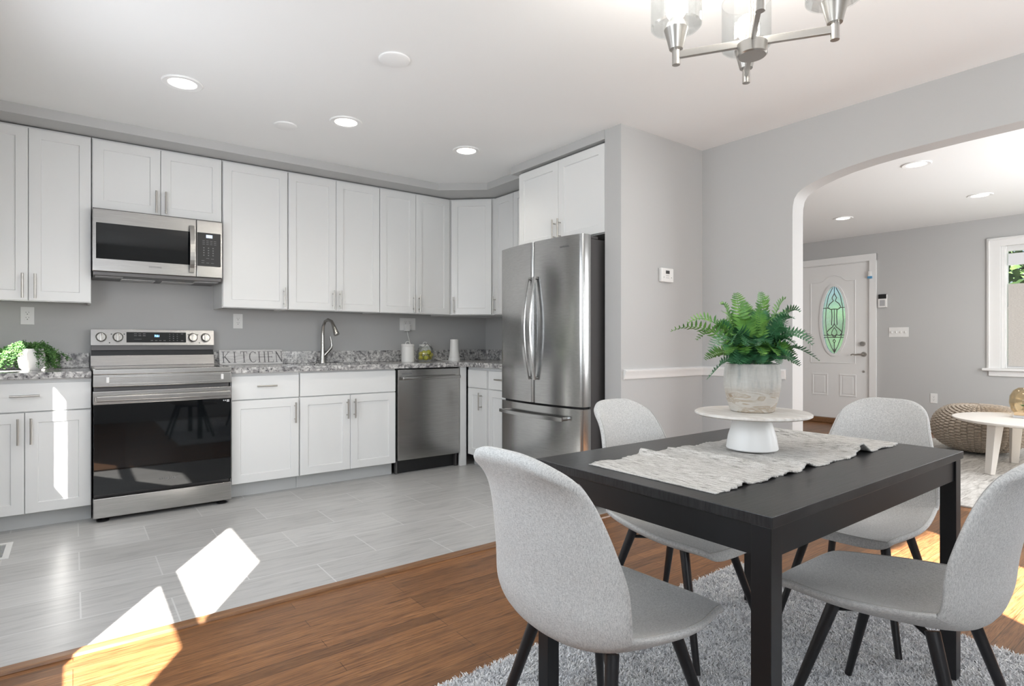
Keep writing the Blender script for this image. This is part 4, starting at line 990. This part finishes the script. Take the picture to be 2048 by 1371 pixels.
# KITCHEN sign
sg = thing('wooden_sign', 'whitewashed wooden sign reading KITCHEN leaning on the backsplash', 'sign', (1.12, 4.87, CT))
FK = lambda s, z, d=0.: Vector((s, 4.875+.28*(z)-d, CT+z))
MB().fbox(FK, .895, 1.362, .001, .116, -.018, 0, .002).build('board', 'sign', sg)
b = MB(); H_ = .082; z0 = .018
def stroke(p, q, wd=.0052):
    p, q = Vector((*p, 0)), Vector((*q, 0)); d = (q-p).normalized(); n_ = Vector((-d.y, d.x, 0))*wd/2
    c = [p-n_, q-n_, q+n_, p+n_]; b.hexa([FK(v.x, v.y, 0.0) for v in c]+[FK(v.x, v.y, .0012) for v in c])
def serif(x, z, wd=.022): stroke((x-wd/2, z), (x+wd/2, z), .003)
def stem_(x, double=True, wd=.006):
    stroke((x, z0), (x, z0+H_), wd); serif(x, z0); serif(x, z0+H_); serif(x, z0+H_/2, .014)
X0 = .915; adv = .0655
for i, ch_ in enumerate('KITCHEN'):
    x = X0+i*adv
    if i == 0: stem_(x+.008); stroke((x+.010, z0+H_*.45), (x+.046, z0+H_), .0035); stroke((x+.018, z0+H_*.55), (x+.05, z0), .007); serif(x+.046, z0+H_, .018); serif(x+.05, z0, .018)
    elif ch_ == 'I': stem_(x+.022)
    elif ch_ == 'T': stem_(x+.024); stroke((x, z0+H_), (x+.048, z0+H_), .004); stroke((x+.001, z0+H_), (x+.001, z0+H_-.014), .003); stroke((x+.047, z0+H_), (x+.047, z0+H_-.014), .003)
    elif ch_ == 'C':
        pts = [(x+.026+.026*math.cos(t_), z0+H_/2+H_/2*math.sin(t_)) for t_ in np.linspace(.75, 2*PI-.75, 15)]
        for k, (p, q) in enumerate(zip(pts, pts[1:])): stroke(p, q, .007 if 4 < k < 10 else .004)
        stroke((x+.045, z0+H_*.84), (x+.045, z0+H_), .003)
    elif ch_ == 'H': stem_(x+.006); stem_(x+.046); stroke((x+.006, z0+H_/2), (x+.046, z0+H_/2), .0035)
    elif ch_ == 'E':
        stem_(x+.010); stroke((x+.01, z0), (x+.048, z0), .0035); stroke((x+.01, z0+H_), (x+.046, z0+H_), .0035); stroke((x+.01, z0+H_/2), (x+.036, z0+H_/2), .0035)
        stroke((x+.047, z0), (x+.047, z0+.014), .003); stroke((x+.045, z0+H_), (x+.045, z0+H_-.014), .003); stroke((x+.036, z0+H_/2-.007), (x+.036, z0+H_/2+.007), .003)
    elif ch_ == 'N':
        stroke((x+.006, z0), (x+.006, z0+H_), .004); stroke((x+.046, z0), (x+.046, z0+H_), .004); stroke((x+.006, z0+H_), (x+.046, z0), .008)
        serif(x+.006, z0, .016); serif(x+.004, z0+H_, .016); serif(x+.046, z0+H_, .016)
b.build('letters', 'signtext', sg, smooth=False)
# faucet
fc = thing('faucet', 'brushed nickel pull down kitchen faucet behind the sink', 'faucet', (1.69, 4.885, CT))
fx, fy = 1.690, 4.885
b = MB().lathe([(0, 0), (.030, 0), (.030, .006), (.024, .03), (.020, .09), (.0165, .13), (0, .13)], (fx, fy, CT), 28)
b.tube([(fx, fy, CT+.10), (fx, fy, CT+.24), (fx+.002, fy-.008, CT+.31), (fx+.010, fy-.032, CT+.352), (fx+.022, fy-.068, CT+.365), (fx+.036, fy-.105, CT+.352), (fx+.046, fy-.13, CT+.315)], [.0165, .0145, .0135, .013, .013, .0135, .014], 18)
b.build('spout', 'chrome', fc)
MB().tube([(fx+.045, fy-.128, CT+.318), (fx+.052, fy-.143, CT+.285), (fx+.060, fy-.158, CT+.245), (fx+.062, fy-.162, CT+.238)], [.0145, .018, .025, .023], 20).build('spray_head', 'chrome', fc)
MB().tube([(fx+.008, fy-.004, CT+.055), (fx+.035, fy-.014, CT+.09), (fx+.062, fy-.022, CT+.125), (fx+.070, fy-.024, CT+.15), (fx+.066, fy-.024, CT+.18), (fx+.058, fy-.022, CT+.225)], [.014, .014, .014, .011, .009, .008], 14).build('lever', 'chrome', fc)
# canister, fruit jar, router, cable
def canister(x, y, r, h, label):
    o = thing('canister', label, 'canister', (x, y, CT))
    MB().lathe([(0, 0), (r*.97, 0), (r, .004), (r, h*.86), (r*.96, h*.87), (0, h*.87)], (x, y, CT), 40).build('canister_body', 'ceramic', o)
    l = MB().lathe([(0, h*.86), (r*1.02, h*.87), (r*1.03, h*.90), (r*1.03, h*.98), (r*.98, h), (0, h)], (x, y, CT), 40).build('lid', 'ceramic', o)
    MB().tube([(x-.022, y, CT+h-.002), (x-.019, y, CT+h+.014), (x-.010, y, CT+h+.022), (x+.010, y, CT+h+.022), (x+.019, y, CT+h+.014), (x+.022, y, CT+h-.002)], .0035, 10).build('lid_handle', 'ceramic', l)
canister(2.394, 4.70, .057, .160, 'cream lidded canister on the counter, left of the fruit jar')
canister(2.655, 4.86, .055, .155, 'cream lidded canister standing behind the fruit jar')
jx, jy = 2.552, 4.66
jr = thing('glass_jar', 'round clear glass jar holding yellow green fruit on the counter', 'jar', (jx, jy, CT))
MB().lathe([(0, .002), (.05, .002), (.070, .015), (.083, .05), (.083, .085), (.070, .120), (.055, .135), (.057, .143), (.054, .143), (.052, .135), (.066, .118), (.079, .085), (.079, .05), (.067, .018), (.05, .006), (0, .006)], (jx, jy, CT), 40).build('jar_glass', 'glass', jr)
MB().tube([(jx-.01, jy, CT+.143), (jx+.0, jy-.03, CT+.165), (jx+.03, jy-.05, CT+.13), (jx+.055, jy-.045, CT+.09)], .003, 8).build('wire_handle', 'steel_dark', jr)
rr = random.Random(4); fz_ = [(0, .0, .034), (.047, .005, .036), (-.047, .004, .036), (.012, .047, .036), (-.018, -.045, .036), (.035, -.035, .062), (-.034, .03, .070), (.030, .028, .078), (-.030, -.026, .082), (.004, -.05, .086)]
for i, (dx, dy, dz) in enumerate(fz_):
    o = MB().ball((0, 0, 0), .0225, (1, 1, .94), 18).build('fruit', 'fruit'); o.location = (jx+dx, jy+dy, CT+dz-.0); o.rotation_euler = (rr.uniform(-1, 1), rr.uniform(-1, 1), 0)
    tag(o, 'small yellow green fruit piled inside the glass jar', 'fruit', 'fruit in the glass jar')
rx_, ry_ = 2.880, 4.70
rt = thing('router', 'tall tapered white router standing on the counter near the corner', 'router', (rx_, ry_, CT))
MB().lathe([(0, .0), (.055, 0), (.057, .004), (.0555, .03), (.054, .032), (0, .032)], (rx_, ry_, CT), 40).build('router_base', 'plastic', rt)
MB().lathe([(0, .033), (.0535, .033), (.048, .06), (.043, .10), (.040, .15), (.039, .200), (.037, .204), (0, .204)], (rx_, ry_, CT), 40).build('router_shell', 'plastic', rt)
pg = thing('charger_plug', 'white charger plugged into the two gang outlet with its cord', 'charger', FWB(2.50, 1.235, 0))
MB().fbox(FWB, 2.478, 2.528, 1.195, 1.262, .0078, .048, .006).build('charger_body', 'plastic', pg)
MB().tube([(2.503, 4.93, 1.197), (2.508, 4.92, 1.15), (2.53, 4.915, 1.07), (2.545, 4.90, .99), (2.56, 4.85, .925), (2.59, 4.785, .919), (2.65, 4.77, .922), (2.70, 4.755, .945), (2.735, 4.735, .93), (2.77, 4.72, .920), (2.80, 4.705, .919), (2.824, 4.70, .921)], .0026, 8).build('cord', 'plastic', pg)
# floor register
vt = thing('floor_register', 'white floor vent cover in the tile at the left edge', 'vent', (-.34, 4.0, 0))
b = MB(); 
for a in (((-.46, 3.85), (-.257, 3.875)), ((-.46, 4.12), (-.257, 4.145)), ((-.285, 3.875), (-.257, 4.12)), ((-.46, 3.875), (-.435, 4.12))): b.box((*a[0], .0005), (*a[1], .006), .001)
b.build('register_frame', 'plastic', vt)
b = MB()
for i in range(9): y = 3.885+i*.026; b.box((-.435, y, .001), (-.285, y+.012, .004))
b.build('louvre', 'print', vt, smooth=False)

# ------------------------------------------------------------------ living room furniture
o = MB().box((4.7, -.1, .0003), (7.75, 2.35, .011), .002).build('living_rug', 'lrug'); tag(o, 'grey streaked low pile rug in the living room under the pouf', 'rug')
def pouf(x, y, R, Hh):
    nu, nv = 624, 208; V = []; fs = []; k = 44; rows = 27
    for j in range(nv+1):
        ph = -PI/2+PI*j/nv; cz, sz = math.cos(ph), math.sin(ph)
        rad = R*(abs(cz)**.72); z = Hh/2*(abs(sz)**.95)*(1 if sz > 0 else -1); e = min(1., abs(cz)*2.2)
        for i in range(nu):
            a = 2*PI*i/nu; cu_ = k*i/nu; f = rows*j/nv+.5*(int(cu_) % 2)+.35*abs((cu_ % 1)-.5)
            st = (abs(math.sin(PI*f))**.6)*(abs(math.sin(PI*cu_))**.5)
            bump = .034*st*e
            V.append((x+(rad+bump-.02)*math.cos(a), y+(rad+bump-.02)*math.sin(a), .0135+Hh/2+z*.97+(bump*.5*sz if sz > 0 else 0)))
    for j in range(nv):
        for i in range(nu): fs.append((j*nu+i, j*nu+(i+1) % nu, (j+1)*nu+(i+1) % nu, (j+1)*nu+i))
    me = bpy.data.meshes.new('knitted_pouf'); me.from_pydata(V, [], fs); o = link('knitted_pouf', me, 'knit', None, True, 180)
    return tag(o, 'round beige chunky knit pouf on the living room rug', 'pouf')
pouf(7.08, 1.75, .38, .475)
ccx, ccy = 6.34, 1.195
ct = thing('coffee_table', 'small round whitewashed coffee table in front of the pouf', 'table', (ccx, ccy, .012))
MB().lathe([(0, .425), (.52, .425), (.55, .437), (.55, .447), (.543, .450), (0, .450)], (ccx, ccy, 0), 64).build('tabletop', 'paintwash', ct)
for k in range(3):
    a = 2.62+k*2*PI/3; d = Vector((math.cos(a), math.sin(a), 0)); F = frame((ccx, ccy, 0), d, (-d.y, d.x, 0))
    MB().hexa([F(.40, .012, -.028), F(.445, .012, -.028), F(.445, .012, .028), F(.40, .012, .028), F(.33, .426, -.04), F(.41, .426, -.04), F(.41, .426, .04), F(.33, .426, .04)], .006).build('leg', 'paintwash', ct)
o = MB().box((6.35, 1.16, .451), (6.60, 1.34, .472), .002).build('book', 'print'); tag(o, 'pale book lying under the light wood tray on the coffee table', 'book')
o = MB().box((6.36, 1.165, .473), (6.59, 1.335, .497), .003).build('wooden_tray', 'woodlight'); tag(o, 'light wood block tray stacked on the book', 'tray')
vp = thing('glass_cloche', 'amber tinted rounded glass vase on the coffee table', 'vase', (6.745, 1.335, .451))
MB().lathe([(0, 0), (.07, 0), (.10, .03), (.115, .10), (.11, .16), (.085, .21), (.05, .235), (.045, .235), (.08, .205), (.105, .16), (.11, .10), (.095, .035), (.07, .005), (0, .005)], (6.745, 1.335, .451), 36).build('vase_glass', 'amber', vp)
sp_ = thing('succulent', 'tiny green succulent in a wooden cup on the tray', 'plant', (6.45, 1.265, .498))
MB().lathe([(0, 0), (.025, 0), (.03, .05), (.027, .05), (.024, .04), (0, .04)], (6.45, 1.265, .498), 20).build('cup', 'woodlight', sp_)
b = MB(); rnd = random.Random(2)
for k in range(26):
    a = rnd.uniform(0, 2*PI); e = rnd.uniform(.3, 1.3); d = Vector((math.cos(a)*math.cos(e), math.sin(a)*math.cos(e), math.sin(e)))
    b.tube([Vector((6.45, 1.265, .54)), Vector((6.45, 1.265, .54))+d*.03, Vector((6.45, 1.265, .54))+d*.05], [.004, .006, .0008], 6)
b.build('leaves', 'ivy', sp_)
